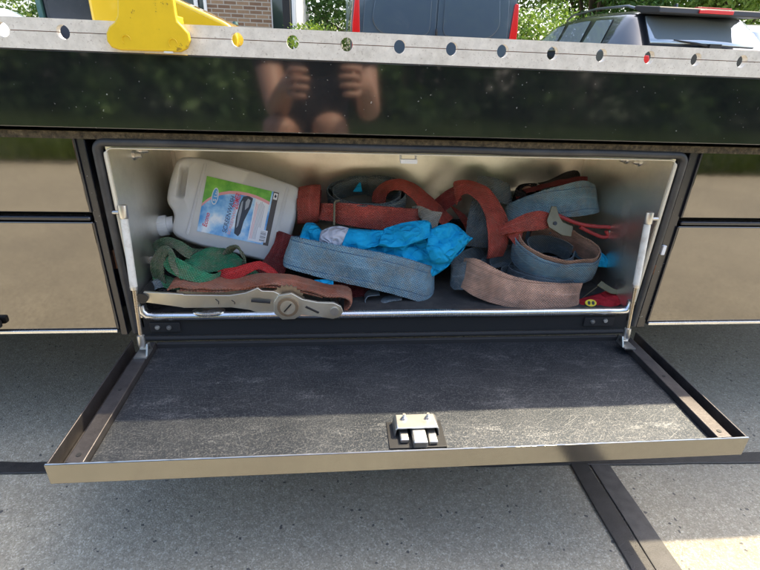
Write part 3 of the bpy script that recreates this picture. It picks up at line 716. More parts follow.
fp = [(-0.2269,0.0040,0.3477), (-0.2026,0.0040,0.3517), (-0.1826,0.0040,0.3389), (-0.1546,0.0040,0.3323), (-0.1242,0.0040,0.3309), (-0.1109,0.0040,0.3232), (-0.1070,0.0040,0.3122), (-0.1128,0.0040,0.3002), (-0.1264,0.0040,0.2959), (-0.1552,0.0040,0.3018), (-0.1856,0.0040,0.3066), (-0.1993,0.0040,0.2968), (-0.2222,0.0040,0.2960), (-0.2365,0.0040,0.3094), (-0.2370,0.0040,0.3330)]
rpoly(fp, -.0065, .006).build('frame_plate', M['ratchet'], rt, bevel=.0008, seg=1)
rpoly(fp, .059, .0035).build('frame_plate', M['ratchet'], rt, bevel=.0008, seg=1)
def at_plate(p, y): return Vector((p[0] - RO.x, y - RO.y, p[2] - RO.z))
cg = (-0.2103,0.0040,0.3253)
for y in (.0058, .0500):
    gp = [(.033*(1 if k % 2 else .87)*math.cos(2*math.pi*k/44), .033*(1 if k % 2 else .87)*math.sin(2*math.pi*k/44)) for k in range(44)]
    MB().prism(gp, at_plate(cg, y) + Vector((-.002, 0, .006)), (1, 0, 0), (0, 0, 1), (0, .0035, 0)).build('toothed_wheel', M['rusty_drum'], rt)
dr = MB().tube([at_plate(cg, -.0125), at_plate(cg, .068)], .0195, 28).build('drum', M['rusty_drum'], rt, smooth=True)
MB().tube([at_plate(cg, -.0138), at_plate(cg, -.0110)], .0140, 24).build('drum_cap', M['ratchet'], dr, smooth=True)
MB().box(-.0012, .0012, -.0008, .0006, -.0105, .0105).build('slot', M['black_plastic'], dr).location = at_plate(cg, -.0139); bpy.data.objects['slot'].rotation_euler = (0, R(40), 0)
for (a, b) in (((-0.2774,0.0040,0.3366), (-0.2426,0.0040,0.3331)), ((-0.1775,0.0040,0.3239), (-0.1531,0.0040,0.3106))):
    A, B = at_plate(a, -.0055), at_plate(b, -.0055)
    MB().tube([A, B], .0026, 8).build('pawl_slot', M['black_plastic'], rt)
ce = (-0.1234,0.0040,0.3135)
MB().tube([at_plate(ce, -.0095), at_plate(ce, .064)], .0085, 20).build('end_bolt', M['zinc'], rt, smooth=True)
ct = (-0.4717,0.0040,0.3424)
MB().tube([at_plate(ct, -.005), at_plate(ct, .060)], [.0098, .0098], 18).build('grip', M['black_plastic'], rt, smooth=True)
for k, (a, b) in enumerate((((-0.3429,0.0040,0.3382), (-0.3386,0.0040,0.3276)), ((-0.3141,0.0040,0.3358), (-0.3094,0.0040,0.3273)))):
    MB().tube([at_plate(a, -.0005), (at_plate(a, -.0008) + at_plate(b, -.0008))/2 + Vector((.003, 0, 0)), at_plate(b, -.0005)], .0008, 6).build('stamped_mark', M['black_plastic'], rt)
owp = [(-0.4303,0.0040,0.3533), (-0.4082,0.0040,0.3593), (-0.3697,0.0040,0.3550), (-0.3068,0.0040,0.3545), (-0.2571,0.0040,0.3625), (-0.2152,0.0040,0.3602), (-0.1822,0.0040,0.3516), (-0.1469,0.0040,0.3386), (-0.1128,0.0040,0.3362), (-0.0955,0.0040,0.3274), (-0.0935,0.0040,0.3143), (-0.1050,0.0040,0.3034)]
run = [(Vector((p[0], .008, p[2])), Vector((p[0] + .004, .055, p[2] + .003))) for p in owp]
o = ribbon('webbing', run, M['web_orange'], None, th=.004, wob=.002, seed=4); o.parent = rt; o.matrix_parent_inverse = Matrix.Translation(-RO)
run2 = [(a + Vector((0, .001, -.006)), b + Vector((0, .001, -.006))) for a, b in run[1:8]]
o = ribbon('webbing', run2, M['web_orange'], None, th=.004, wob=.002, seed=9); o.parent = rt; o.matrix_parent_inverse = Matrix.Translation(-RO)
# silver lid under the handle
sl_ = empty('metal_lid', 'small shiny oval metal lid on the sill under the ratchet handle', 'lid', (-0.3594,0.0060,0.3097))
ring = [[(r_*math.cos(2*math.pi*k/28), r_*.55*math.sin(2*math.pi*k/28), h) for k in range(28)] for r_, h in ((.029, -.0035), (.031, -.001), (.030, .0015), (.025, .003), (.022, .0022), (.012, .003))]
MB().quad_strip(ring).build('lid_disc', M['lip_steel'], sl_, smooth=True)
# loops lying under the blue strap
strap('grey_strap_loop', 'small grey webbing loop peeping out under the folded blue strap', M['web_grey'],
      [((0.0193,0.0850,0.3031), (0.0161,0.0600,0.3017)), ((-0.0168,0.0850,0.2962), (-0.0177,0.0550,0.2976)), ((-0.0425,0.0800,0.2895), (-0.0423,0.0550,0.2909)), ((-0.0592,0.0850,0.2942), (-0.0590,0.0550,0.2957)), ((-0.0529,0.0900,0.3082), (-0.0549,0.0600,0.3093)), ((-0.0308,0.1000,0.3079), (-0.0293,0.0700,0.3110))])
strap('red_under_strap', 'dark red webbing end lying flat beneath the folded blue strap', M['web_darkred'],
      [((-0.2243,0.1000,0.3161), (-0.2181,0.0700,0.3033)), ((-0.1580,0.1000,0.3111), (-0.1573,0.0700,0.2981)), ((-0.0903,0.1100,0.3082), (-0.0869,0.0800,0.2970)), ((-0.0509,0.1200,0.3055), (-0.0483,0.0900,0.2963))], [((-0.1327,0.1000,0.3226), (-0.1285,0.0660,0.3092)), ((-0.0947,0.1100,0.3224), (-0.0934,0.0760,0.3085)), ((-0.0597,0.1200,0.3104), (-0.0615,0.0850,0.3013))])
tg = MB().prism([(-.020, -.010), (.020, -.012), (.021, .010), (-.017, .012)], (0, 0, 0), (1, 0, .1), (0, .35, .94), (0, -.0016, .0006)).build('fabric_tag', M['blue_cloth'])
tg.location = (-0.1461,0.0550,0.3395); tag(tg, 'small light blue fabric tag under the left part of the folded blue strap', 'tag')

# blue cloth with white patch
def cloth_patch(name, top, bot, m, bulge, seed, fold=.008, nx=70, ny=26, th=.0022):
    T = catmull([(Vector(p), Vector(q)) for p, q in zip(top, bot)], .004)
    rows = []; K = len(T)
    for i in range(ny + 1):
        t = i/ny; row = []
        for k, (a, b) in enumerate(T):
            q = a.lerp(b, t)
            s = math.sin(math.pi*t)
            f1 = noise.noise(Vector((q.x*26 + q.z*34, q.z*14 - q.x*9, seed)))
            f2 = abs(noise.noise(Vector((q.x*40 - q.z*52, q.z*30 + q.x*16, seed + 5))))
            f3 = noise.noise(Vector((q.x*95, q.z*95, seed + 9)))
            wq = Vector((q.x + .02*f1, 0, q.z*1.3 + .02*f2)); cr = 0
            for kx, kz, fr in ((.9, .45, 13), (-.55, .85, 17), (.2, 1.0, 24), (.95, -.3, 29), (-.8, -.6, 41)):
                ph_ = (wq.x*kx + wq.z*kz)*fr + seed*1.7 + kx*3; cr += (abs((ph_ % 1.0) - .5)*2 - .5)*(13/fr)
            n_ = Vector((0, -.85, .5))
            row.append(q + n_*(bulge*s + (f1*fold*1.1 + cr*fold*1.15 + f3*fold*.12)*min(1, s*4)))
        rows.append(row)
    mb = MB().quad_strip(rows, False, False); o = mb.build(name, m, None, smooth=True)
    md = o.modifiers.new('solid', 'SOLIDIFY'); md.thickness = th; md.offset = -1
    return o
ct_ = [(-0.1888,0.1500,0.4133), (-0.1782,0.1600,0.4343), (-0.1612,0.1500,0.4355), (-0.1406,0.1500,0.4181), (-0.1007,0.1500,0.4272), (-0.0473,0.1550,0.4225), (-0.0130,0.1550,0.4238), (0.0166,0.1550,0.4352), (0.0455,0.1500,0.4437), (0.0757,0.1400,0.4472), (0.0872,0.1350,0.4268), (0.1135,0.1350,0.4447), (0.1402,0.1350,0.4361), (0.1682,0.1350,0.4115)]
cb_ = [(-0.1896,0.1200,0.3978), (-0.1772,0.1150,0.3932), (-0.1568,0.1120,0.3878), (-0.1322,0.1080,0.3827), (-0.0993,0.1040,0.3755), (-0.0579,0.1000,0.3659), (-0.0243,0.0980,0.3577), (0.0051,0.0950,0.3521), (0.0348,0.0920,0.3441), (0.0649,0.0900,0.3357), (0.0858,0.0900,0.3426), (0.1111,0.0950,0.3587), (0.1327,0.1050,0.3797), (0.1589,0.1180,0.4064)]
bc = empty('cloth_bundle', 'crumpled bright blue cloth bundle in the middle of the toolbox', 'cloth', (-0.0064,0.1000,0.3383))
o = cloth_patch('cloth', ct_, cb_, M['blue_cloth'], .022, 3, .010); o.parent = bc; o.matrix_parent_inverse = Matrix.Translation(-bc.location)
lob = cloth_patch('cloth_fold', [(-0.1936,0.1300,0.4160), (-0.1811,0.1400,0.4408), (-0.1606,0.1350,0.4383), (-0.1443,0.1300,0.4228)], [(-0.1931,0.1150,0.4041), (-0.1786,0.1120,0.4074), (-0.1605,0.1100,0.4017), (-0.1362,0.1100,0.3952)], M['blue_cloth'], .014, 8, .006)
lob.parent = bc; lob.matrix_parent_inverse = Matrix.Translation(-bc.location)
pt = cloth_patch('white_patch', [(-0.1502,0.1220,0.4299), (-0.1318,0.1220,0.4385), (-0.1115,0.1220,0.4408), (-0.0931,0.1220,0.4367)], [(-0.1538,0.0980,0.4127), (-0.1359,0.0960,0.4071), (-0.1198,0.0940,0.4036), (-0.1098,0.0940,0.4058)], M['white_cloth'], .012, 5, .004)
pt.parent = bc; pt.matrix_parent_inverse = Matrix.Translation(-bc.location)
for tp, bt_, sd in (([(-0.0211,0.1200,0.4357), (0.0115,0.1200,0.4477), (0.0436,0.1160,0.4546), (0.0720,0.1120,0.4540)], [(-0.0350,0.0920,0.4089), (-0.0009,0.0860,0.4091), (0.0370,0.0840,0.4186), (0.0727,0.0940,0.4302)], 31),
                   ([(0.0696,0.1120,0.4325), (0.0932,0.1100,0.4463), (0.1175,0.1080,0.4493), (0.1557,0.1120,0.4198)], [(0.0620,0.0820,0.4087), (0.0802,0.0780,0.3796), (0.1064,0.0820,0.3779), (0.1435,0.1000,0.4064)], 33),
                   ([(-0.0993,0.1180,0.4358), (-0.0748,0.1180,0.4360), (-0.0461,0.1160,0.4326), (-0.0215,0.1160,0.4349)], [(-0.1078,0.0900,0.4095), (-0.0877,0.0880,0.4017), (-0.0596,0.0860,0.4047), (-0.0333,0.0900,0.4140)], 37)):
    fl = cloth_patch('cloth_flap', tp, bt_, M['blue_cloth'], .006, sd, .010); fl.parent = bc; fl.matrix_parent_inverse = Matrix.Translation(-bc.location)
# red folded strap with buckle on the cloth
rb = strap('buckled_strap', 'red webbing strap folded flat with a metal buckle above the blue cloth', M['web_red'],
      [((0.0663,0.2000,0.4486), (0.0668,0.1900,0.4195)), ((0.0589,0.1750,0.4628), (0.0510,0.1600,0.4180)), ((0.0251,0.1680,0.4667), (0.0171,0.1530,0.4202)), ((-0.0371,0.1680,0.4714), (-0.0432,0.1530,0.4243)), ((-0.0858,0.1680,0.4752), (-0.0901,0.1530,0.4307)), ((-0.1089,0.1680,0.4760), (-0.1132,0.1540,0.4346)), ((-0.1161,0.1750,0.4739), (-0.1195,0.1620,0.4363)), ((-0.1065,0.1850,0.4734), (-0.1109,0.1720,0.4376))],
      [((-0.0855,0.1760,0.4697), (-0.0898,0.1630,0.4340)), ((-0.1151,0.1740,0.4721), (-0.1195,0.1620,0.4363)), ((-0.1445,0.1760,0.4733), (-0.1490,0.1640,0.4399)), ((-0.1512,0.1900,0.4693), (-0.1557,0.1800,0.4392))])
bl = Vector(rb.location)
b_ = MB(); a0, a1, a2 = Vector((-0.1224,0.1600,0.4813)), Vector((-0.1237,0.1420,0.4319)), Vector((-0.0983,0.1750,0.4796))
b_.tube([a0 + Vector((.010, .004, .0015)), a0 + Vector((.002, .001, .0)), a0 + Vector((0, 0, -.003)), a1 + Vector((0, 0, .004))], .0024, 8)
o = b_.build('buckle', M['khaki_metal'], None, smooth=True); o.parent = rb; o.matrix_parent_inverse = Matrix.Translation(-bl)
strap('beige_strap_end', 'frayed beige webbing end beside the red arched strap', M['web_beige'], [((0.0458,0.1900,0.4649), (0.0563,0.1800,0.4501)), ((0.0632,0.1650,0.4712), (0.0672,0.1500,0.4417)), ((0.0845,0.1600,0.4630), (0.0802,0.1450,0.4301)), ((0.1076,0.1650,0.4596), (0.0947,0.1500,0.4240))], wob=.002)
strap('coiled_strap', 'grey-blue coiled strap lying behind the buckled red strap', M['web_grey'],
      coil_pairs((-0.0482,0.2250,0.4676), (.02, -.45, .9), (.095, 0, 0), (0, .05, .025), .05, 2.2, .3, .01))
strap('rolled_strap', 'red webbing roll with dark open end beside the jerrycan bottom', [M['web_red'], M['web_darkred']],
      coil_pairs((-0.1797,0.2050,0.4604), (.94, -.25, .2), (0, .032, .012), (0, -.010, .040), .050, 1.6, 2.2, .006), coil_pairs((-0.1776,0.2050,0.4604), (.94, -.25, .2), (0, .024, .010), (0, -.008, .031), .048, 1.2, 2.0, .006))
tip = MB().prism([(-.010, -.008), (.012, -.008), (.008, .013), (.004, .012)], (0, 0, 0), (1, 0, 0), (0, .3, .95), (0, -.003, 0)).build('cloth_tip', M['blue_cloth'], bevel=.001)
tip.location = (-0.0719,0.2500,0.4880); tag(tip, 'tiny pointed tip of blue cloth sticking up behind the coiled grey-blue strap', 'cloth')
strap('arched_strap', 'red webbing strap arching up in front of the back wall', M['web_red'],
      [((-0.0371,0.2500,0.4562), (-0.0075,0.2250,0.4589)), ((-0.0333,0.2500,0.4794), (-0.0085,0.2220,0.4757)), ((-0.0141,0.2450,0.5014), (0.0033,0.2150,0.4933)), ((0.0186,0.2400,0.5120), (0.0240,0.2050,0.4961)), ((0.0499,0.2350,0.5047), (0.0439,0.2000,0.4822)), ((0.0838,0.2250,0.4829), (0.0638,0.1900,0.4607)), ((0.1159,0.2150,0.4586), (0.0900,0.1800,0.4436)), ((0.1437,0.2050,0.4339), (0.1163,0.1700,0.4265))])
strap('looped_strap', 'wide red webbing strap bent into a tall loop right of the blue cloth', [M['web_red'], M['web_darkred']],
      [((0.1419,0.2000,0.5035), (0.1380,0.1700,0.4739)), ((0.1370,0.1950,0.5177), (0.1418,0.1600,0.4963)), ((0.1625,0.1850,0.5226), (0.1554,0.1500,0.5055)), ((0.1958,0.1750,0.5148), (0.1737,0.1400,0.4914)), ((0.2221,0.1650,0.4939), (0.1888,0.1300,0.4687)), ((0.2432,0.1550,0.4639), (0.1958,0.1220,0.4474)), ((0.2539,0.1450,0.4312), (0.2013,0.1180,0.4223)), ((0.2555,0.1400,0.3962), (0.2061,0.1200,0.3921)), ((0.2505,0.1450,0.3659), (0.2070,0.1300,0.3672))],
      [((0.1512,0.2050,0.5112), (0.1555,0.1900,0.4797)), ((0.1303,0.2150,0.4974), (0.1392,0.2000,0.4654)), ((0.1095,0.2250,0.4764), (0.1229,0.2100,0.4462)), ((0.0902,0.2350,0.4549), (0.1083,0.2200,0.4265)), ((0.0739,0.2400,0.4367), (0.0979,0.2300,0.4064))], [((0.1388,0.2250,0.4583), (0.1575,0.2150,0.4356)), ((0.1723,0.2200,0.4390), (0.1727,0.2100,0.4136)), ((0.1924,0.2150,0.4169), (0.1841,0.2050,0.3863))])
strap('upright_strap', 'grey-blue webbing strap standing upright behind the tall red loop', M['web_grey'],
      [((0.2032,0.2500,0.5196), (0.1955,0.2400,0.4851)), ((0.2311,0.2350,0.5211), (0.2334,0.2200,0.4724)), ((0.2692,0.2250,0.5083), (0.2715,0.2100,0.4617)), ((0.2819,0.2400,0.4910), (0.2895,0.2300,0.4370))],
      [((0.1838,0.2000,0.4908), (0.2219,0.2000,0.4777)), ((0.1715,0.1800,0.4557), (0.2201,0.1800,0.4470)), ((0.1651,0.1650,0.4193), (0.2206,0.1650,0.4103)), ((0.1643,0.1550,0.3856), (0.2171,0.1550,0.3810))])
# right-hand pile
strap('upper_coil', 'faded blue webbing coil on top of the right-hand pile', M['web_blue'],
      [((0.2796,0.2500,0.4357), (0.2845,0.2400,0.4143)), ((0.2688,0.2100,0.4640), (0.2664,0.1900,0.4209)), ((0.2904,0.1900,0.4858), (0.2905,0.1700,0.4416)), ((0.3349,0.1800,0.5069), (0.3441,0.1600,0.4521)), ((0.3798,0.1800,0.5207), (0.3990,0.1600,0.4526)), ((0.4194,0.1850,0.5278), (0.4378,0.1650,0.4560)), ((0.4528,0.2000,0.5171), (0.4667,0.1800,0.4563)), ((0.4719,0.2250,0.5021), (0.4830,0.2100,0.4546)), ((0.4591,0.2650,0.4968), (0.4692,0.2550,0.4535)), ((0.3812,0.2800,0.4848), (0.3856,0.2700,0.4408)), ((0.3085,0.2750,0.4632), (0.3110,0.2650,0.4266))])
strap('junk_strap', 'dark webbing tangle with a red edge stuffed in top of the right-hand coil', [M['web_black'], M['web_darkred'], M['web_black'], M['web_tan']],
      [((0.3481,0.2500,0.5035), (0.3546,0.2250,0.5027)), ((0.3881,0.2500,0.5204), (0.3882,0.2250,0.5124)), ((0.4282,0.2500,0.5361), (0.4288,0.2250,0.5221)), ((0.4499,0.2600,0.5262), (0.4492,0.2400,0.5075))],
      [((0.2953,0.2400,0.4818), (0.2892,0.2200,0.4754)), ((0.3347,0.2350,0.5046), (0.3303,0.2100,0.4992)), ((0.3784,0.2300,0.5133), (0.3708,0.2050,0.5079)), ((0.4186,0.2250,0.5254), (0.4154,0.2050,0.5175)), ((0.4501,0.2300,0.5236), (0.4444,0.2150,0.5156))],
      coil_pairs((0.3127,0.2350,0.4810), (.1, -.5, .85), (.03, 0, .006), (0, .025, .01), .04, 1.6, .5, .008), [((0.3049,0.2450,0.4924), (0.3055,0.2300,0.4846)), ((0.3267,0.2450,0.5044), (0.3257,0.2250,0.4931)), ((0.3542,0.2500,0.4966), (0.3497,0.2300,0.4898))], wob=.003)
rc = strap('clip_strap', 'red webbing strap with a dirty metal end fitting on the right-hand pile', M['web_brightred'] if False else M['web_red'],
      [((0.2313,0.1400,0.4373), (0.2309,0.1300,0.4182)), ((0.2496,0.1350,0.4502), (0.2522,0.1200,0.4286)), ((0.2798,0.1300,0.4685), (0.2865,0.1100,0.4367)), ((0.3070,0.1250,0.4757), (0.3138,0.1050,0.4430)), ((0.3279,0.1250,0.4694), (0.3328,0.1100,0.4458))],
      [((0.2482,0.1400,0.4419), (0.2486,0.1300,0.4183)), ((0.2670,0.1300,0.4409), (0.2607,0.1200,0.4037)), ((0.2796,0.1250,0.4337), (0.2690,0.1150,0.3965))])
cl = MB(); o_ = Vector((0.3474,0.1080,0.4553))
ux, uy = Vector((.93, -.12, -.34)).normalized(), Vector((.30, .45, .84)).normalized()
cl.prism([(-.034, .030), (-.022, .034), (-.010, .016), (.004, .004), (.034, .004), (.036, -.022), (.012, -.028), (-.026, -.022), (-.036, -.008)], o_, ux, uy, ux.cross(uy)*.004); cl.v = [tuple(o_ + (Vector(p) - o_)*.85) for p in cl.v]
o = cl.build('end_fitting', M['khaki_metal'], None, bevel=.001); o.parent = rc; o.matrix_parent_inverse = Matrix.Translation(-Vector(rc.location))
hl = MB().disc(o_ + ux*-.012 + uy*-.006 + ux.cross(uy)*(.0042 if ux.cross(uy).y < 0 else -.0006), ux.cross(uy), .0042, .0006, 14).build('hole', M['black_plastic'], None); hl.parent = rc; hl.matrix_parent_inverse = Matrix.Translation(-Vector(rc.location))
hk = empty('red_hook', 'thin red two-pronged hook poking towards the right wall of the toolbox', 'hook', (0.4419,0.1500,0.4262))
hkp = [(0.3536,0.1600,0.4613), (0.3836,0.1550,0.4495), (0.4155,0.1500,0.4399), (0.4532,0.1450,0.4361), (0.4770,0.1420,0.4361), (0.4912,0.1400,0.4311), (0.4945,0.1400,0.4183), (0.4844,0.1400,0.4124)]
hkq = [(0.4160,0.1480,0.4336), (0.4453,0.1450,0.4209), (0.4690,0.1420,0.4128), (0.4818,0.1410,0.4155), (0.4748,0.1420,0.4268)]
L_ = Vector(hk.location)
for q, r_ in ((hkp, .0042), (hkq, .004)):
    s_ = [x[0] for x in catmull([(Vector(p) - L_,) for p in q], .004)]
    MB().tube(s_, r_, 8).build('prong', M['red_plastic'], hk, smooth=True)
wr = [x[0] for x in catmull([(Vector(p),) for p in ((0.4798,0.1390,0.4279), (0.4916,0.1380,0.4072), (0.4949,0.1370,0.3838), (0.5010,0.1370,0.3693))], .004)]
w_ = MB().tube([p - wr[-1] for p in wr], .0018, 8).build('wire_pin', M['zinc'], None, smooth=True); w_.location = wr[-1]
tag(w_, 'thin grey metal pin hanging from the red hook', 'pin')
# lower coil: blue outside, tan inside
strap('lower_coil', 'blue webbing coil with tan inner face in the middle of the right-hand pile', [M['web_blue'], M['web_tan'], M['web_grey']],
      coil_pairs((0.3620,0.1250,0.3788), (-.10, -.36, .92), (.094, .0, -.012), (0, .062, .026), .060, 1.25, -5.6, .004),
      coil_pairs((0.3628,0.1250,0.3859), (-.10, -.36, .92), (.089, .0, -.012), (0, .058, .024), .058, 1.2, -5.4, .004),
      coil_pairs((0.3492,0.1250,0.3741), (-.10, -.36, .92), (.060, .0, -.008), (0, .040, .016), .050, .9, .4, .010))
strap('under_coil', 'grey-blue webbing coil beneath the blue and tan coil', M['web_grey'],
      coil_pairs((0.3472,0.1250,0.3257), (-.05, -.2, .97), (.085, 0, -.004), (0, .06, .012), .045, 2.1, 1.0, .012))
bt = cloth_patch('cloth_scrap', [(0.4534,0.1300,0.3745), (0.4657,0.1300,0.3817), (0.4852,0.1300,0.3697), (0.5086,0.1300,0.3527)], [(0.4505,0.1150,0.3543), (0.4651,0.1150,0.3518), (0.4819,0.1150,0.3506), (0.5014,0.1200,0.3496)], M['blue_cloth'], .008, 12, .003)
bm_ = Vector((0.4772,0.1200,0.3521)); bt.data.transform(Matrix.Translation(-bm_)); bt.location = bm_; tag(bt, 'small blue cloth scrap sticking out right of the blue and tan coil', 'cloth')
# front coil: tan face, grey back
strap('front_coil', 'tan and grey webbing coil at the front right of the toolbox floor', [M['web_tan'], M['web_grey'], M['web_grey'], M['web_grey'], M['web_grey']],
      [((0.1533,0.1080,0.3762), (0.1417,0.0880,0.3198)), ((0.1600,0.0880,0.3844), (0.1497,0.0680,0.3200)), ((0.1744,0.0720,0.3865), (0.1746,0.0520,0.3091)), ((0.2262,0.0580,0.3634), (0.2268,0.0360,0.2982)), ((0.2786,0.0500,0.3510), (0.2752,0.0270,0.2966)), ((0.3403,0.0500,0.3438), (0.3357,0.0270,0.2960)), ((0.3826,0.0550,0.3412), (0.3728,0.0320,0.2964)), ((0.4001,0.0620,0.3378), (0.3898,0.0400,0.2968))],
      [((0.3345,0.2000,0.3640), (0.3363,0.1900,0.3325)), ((0.2876,0.1950,0.3732), (0.2882,0.1800,0.3367)), ((0.2250,0.1800,0.3787), (0.2211,0.1650,0.3406)), ((0.1696,0.1550,0.3785), (0.1621,0.1400,0.3318)), ((0.1334,0.1300,0.3672), (0.1271,0.1100,0.3190)), ((0.1255,0.1120,0.3607), (0.1305,0.0920,0.3108)), ((0.1407,0.1040,0.3640), (0.1372,0.0840,0.3122)), ((0.1548,0.0960,0.3743), (0.1478,0.0760,0.3161))],
      [((0.3268,0.1800,0.3367), (0.3263,0.1650,0.3076)), ((0.2829,0.1750,0.3587), (0.2823,0.1600,0.3302)), ((0.2406,0.1650,0.3675), (0.2360,0.1500,0.3346)), ((0.2074,0.1450,0.3635), (0.2038,0.1300,0.3239)), ((0.1939,0.1200,0.3596), (0.1913,0.1000,0.3185))],
      coil_pairs((0.2630,0.1250,0.3309), (-.05, -.30, .95), (.046, 0, -.006), (0, .042, .012), .048, 1.0, -.6, .002),
      coil_pairs((0.2699,0.1150,0.3232), (-.05, -.30, .95), (.030, 0, -.006), (0, .026, .008), .042, 1.3, -.9, .006))
# red pouch with yellow badge and clip
po = empty('red_pouch', 'red fabric pouch with a yellow badge in the front right corner of the toolbox', 'pouch', (0.4367,0.0350,0.2941))
rp = cloth_patch('pouch_fabric', [(0.3868,0.0600,0.2935), (0.4188,0.0650,0.3028), (0.4516,0.0700,0.3097), (0.4801,0.0750,0.3168), (0.5095,0.0700,0.3166)], [(0.3770,0.0300,0.2927), (0.4072,0.0280,0.2911), (0.4383,0.0280,0.2907), (0.4646,0.0300,0.2965), (0.4858,0.0350,0.3032)], M['red_fabric'], .008, 21, .006)
rp.parent = po; rp.matrix_parent_inverse = Matrix.Translation(-po.location)
bdg = MB(); c0 = Vector((0.4139,0.0360,0.3034)) - po.location
e1, e2 = Vector((1, 0, -.03)).normalized(), Vector((0, .55, .83)).normalized(); nn = e1.cross(e2)
bdg.prism([(.0125*math.cos(a), .0075*math.sin(a)) for a in [i*math.pi/10 for i in range(20)]], c0, e1, e2, nn*.002); bo = bdg.build('badge', M['print_yellow'], po)
for px in (-.0045, .0045):
    MB().prism([(px + .0032*math.cos(a), .0042*math.sin(a)) for a in [i*math.pi/5 for i in range(10)]], c0 + nn*.002, e1, e2, nn*.0006).build('badge_mark', M['print_black'], bo)
for (a, b, c, d) in (((0.4080,0.0550,0.3080), (0.4225,0.0550,0.3222), (0.4474,0.0650,0.3338), (0.4145,0.0450,0.3154)), ((0.4374,0.0600,0.3362), (0.4681,0.0550,0.3195), (0.4950,0.0600,0.3144), (0.4455,0.0500,0.3269))):
    q = [Vector(x) - po.location for x in (a, b, c)]
    s_ = [x[0] for x in catmull([(p,) for p in q], .004)]
    k = MB(); k.quad_strip([[p + Vector((-.006, -.004, -.002)), p + Vector((.006, .004, .004)), p + Vector((.006, .004, .006)), p + Vector((-.006, -.004, 0))] for p in s_]); k.build('clip', M['khaki_metal'], po, bevel=.0006, seg=1)
# bits on the left and black coils added for darkness between the straps
strap('grey_ribbon', 'thin pale grey plastic ribbon against the left toolbox wall', M['web_beige'], [((-0.5030,0.0700,0.3749), (-0.4994,0.0650,0.3645)), ((-0.4859,0.0800,0.3874), (-0.4845,0.0750,0.3748)), ((-0.4706,0.0900,0.3875), (-0.4688,0.0850,0.3769))], th=.0015)
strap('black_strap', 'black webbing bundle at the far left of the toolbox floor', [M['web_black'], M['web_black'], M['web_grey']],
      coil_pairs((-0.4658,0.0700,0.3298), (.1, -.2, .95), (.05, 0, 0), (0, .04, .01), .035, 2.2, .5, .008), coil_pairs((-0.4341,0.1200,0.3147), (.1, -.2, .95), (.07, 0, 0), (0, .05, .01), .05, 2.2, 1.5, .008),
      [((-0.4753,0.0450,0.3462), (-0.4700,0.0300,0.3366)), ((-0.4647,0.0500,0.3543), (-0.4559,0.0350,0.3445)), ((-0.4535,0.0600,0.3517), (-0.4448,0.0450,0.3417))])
for px_, py_, Y_, nm in (((-0.2014,0.2000,0.3286), 0, 0, 'black filler coil added behind the folded blue strap'), ((-0.3290,0.1600,0.3146), 0, 0, 'black filler coil added under the jerrycan'), ((0.1636,0.2400,0.3686), 0, 0, 'black filler coil added behind the tall red loop'), ((0.4666,0.2200,0.3119), 0, 0, 'black filler coil added at the back under the right-hand pile'), ((0.0296,0.2300,0.3716), 0, 0, 'black filler coil added behind the blue cloth')):
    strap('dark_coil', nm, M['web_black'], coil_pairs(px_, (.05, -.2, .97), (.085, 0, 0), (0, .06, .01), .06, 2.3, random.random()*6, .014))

# ------------------------------------------------------------------ greenery
def leaf_mat(name, a, b, rough=.5):
    m = mat(name, a, rough, 0, .35); n = N(m); 
    gi = n.new('ShaderNodeNewGeometry'); ra = n.ramp(gi.outputs['Random Per Island'], (0, a), (.6, tuple((x+y)/2 for x, y in zip(a, b))), (1, b)); n.col(ra)
    out = n.t.nodes['Material Output']; tr = n.new('ShaderNodeBsdfTranslucent'); n.link(n.mix(1.0, ra, (1.0, 1.0, .55), 'MULTIPLY'), tr.inputs[0])
    ms = n.new('ShaderNodeMixShader'); ms.inputs[0].default_value = .35
    n.link(n.b.outputs[0], ms.inputs[1]); n.link(tr.outputs[0], ms.inputs[2]); n.link(ms.outputs[0], out.inputs[0]); return m
M['leaf_dark'] = leaf_mat('dark_leaves', (.03, .075, .025), (.20, .31, .11))
M['leaf_mid'] = leaf_mat('mid_green_leaves', (.04, .10, .02), (.12, .22, .05))
M['leaf_lime'] = leaf_mat('lime_leaves', (.09, .17, .02), (.24, .34, .07))
M['grass'] = leaf_mat('grass_blades', (.05, .09, .02), (.13, .17, .05))
M['bark'] = mat('bark', (.10, .075, .05), .9)
def leaves(name, pts, size, m, parent, seed=1):
    rnd = random.Random(seed); V = []; F = []
    for (x, y, z) in pts:
        a = Vector((rnd.gauss(0, 1), rnd.gauss(0, 1), rnd.gauss(0, 1))).normalized(); b = a.orthogonal().normalized()
        b.rotate(Matrix.Rotation(rnd.random()*6.28, 3, a)); c = a.cross(b); s = size*(.6 + .8*rnd.random()); k = len(V)
        p = Vector((x, y, z))
        V += [tuple(p - b*s), tuple(p + c*s*.42 + a*s*.12), tuple(p + b*s), tuple(p - c*s*.42 + a*s*.12)]; F.append((k, k+1, k+2, k+3))
    me = bpy.data.meshes.new(name); me.from_pydata(V, [], F); me.materials.append(m)
    return link(bpy.data.objects.new(name, me), parent)
def blob_pts(blobs, per, seed):
    rnd = random.Random(seed); out = []
    for (x, y, z, r) in blobs:
        for _ in range(int(per*r*r)):
            d = Vector((rnd.gauss(0, 1), rnd.gauss(0, 1), rnd.gauss(0, 1))).normalized()
            rr = r*(rnd.random()**.35)*(1 + .35*noise.noise(d*2.3 + Vector((x, y, z))))
            out.append((x + d.x*rr, y + d.y*rr, max(.05, z + d.z*rr*.85)))
    return out
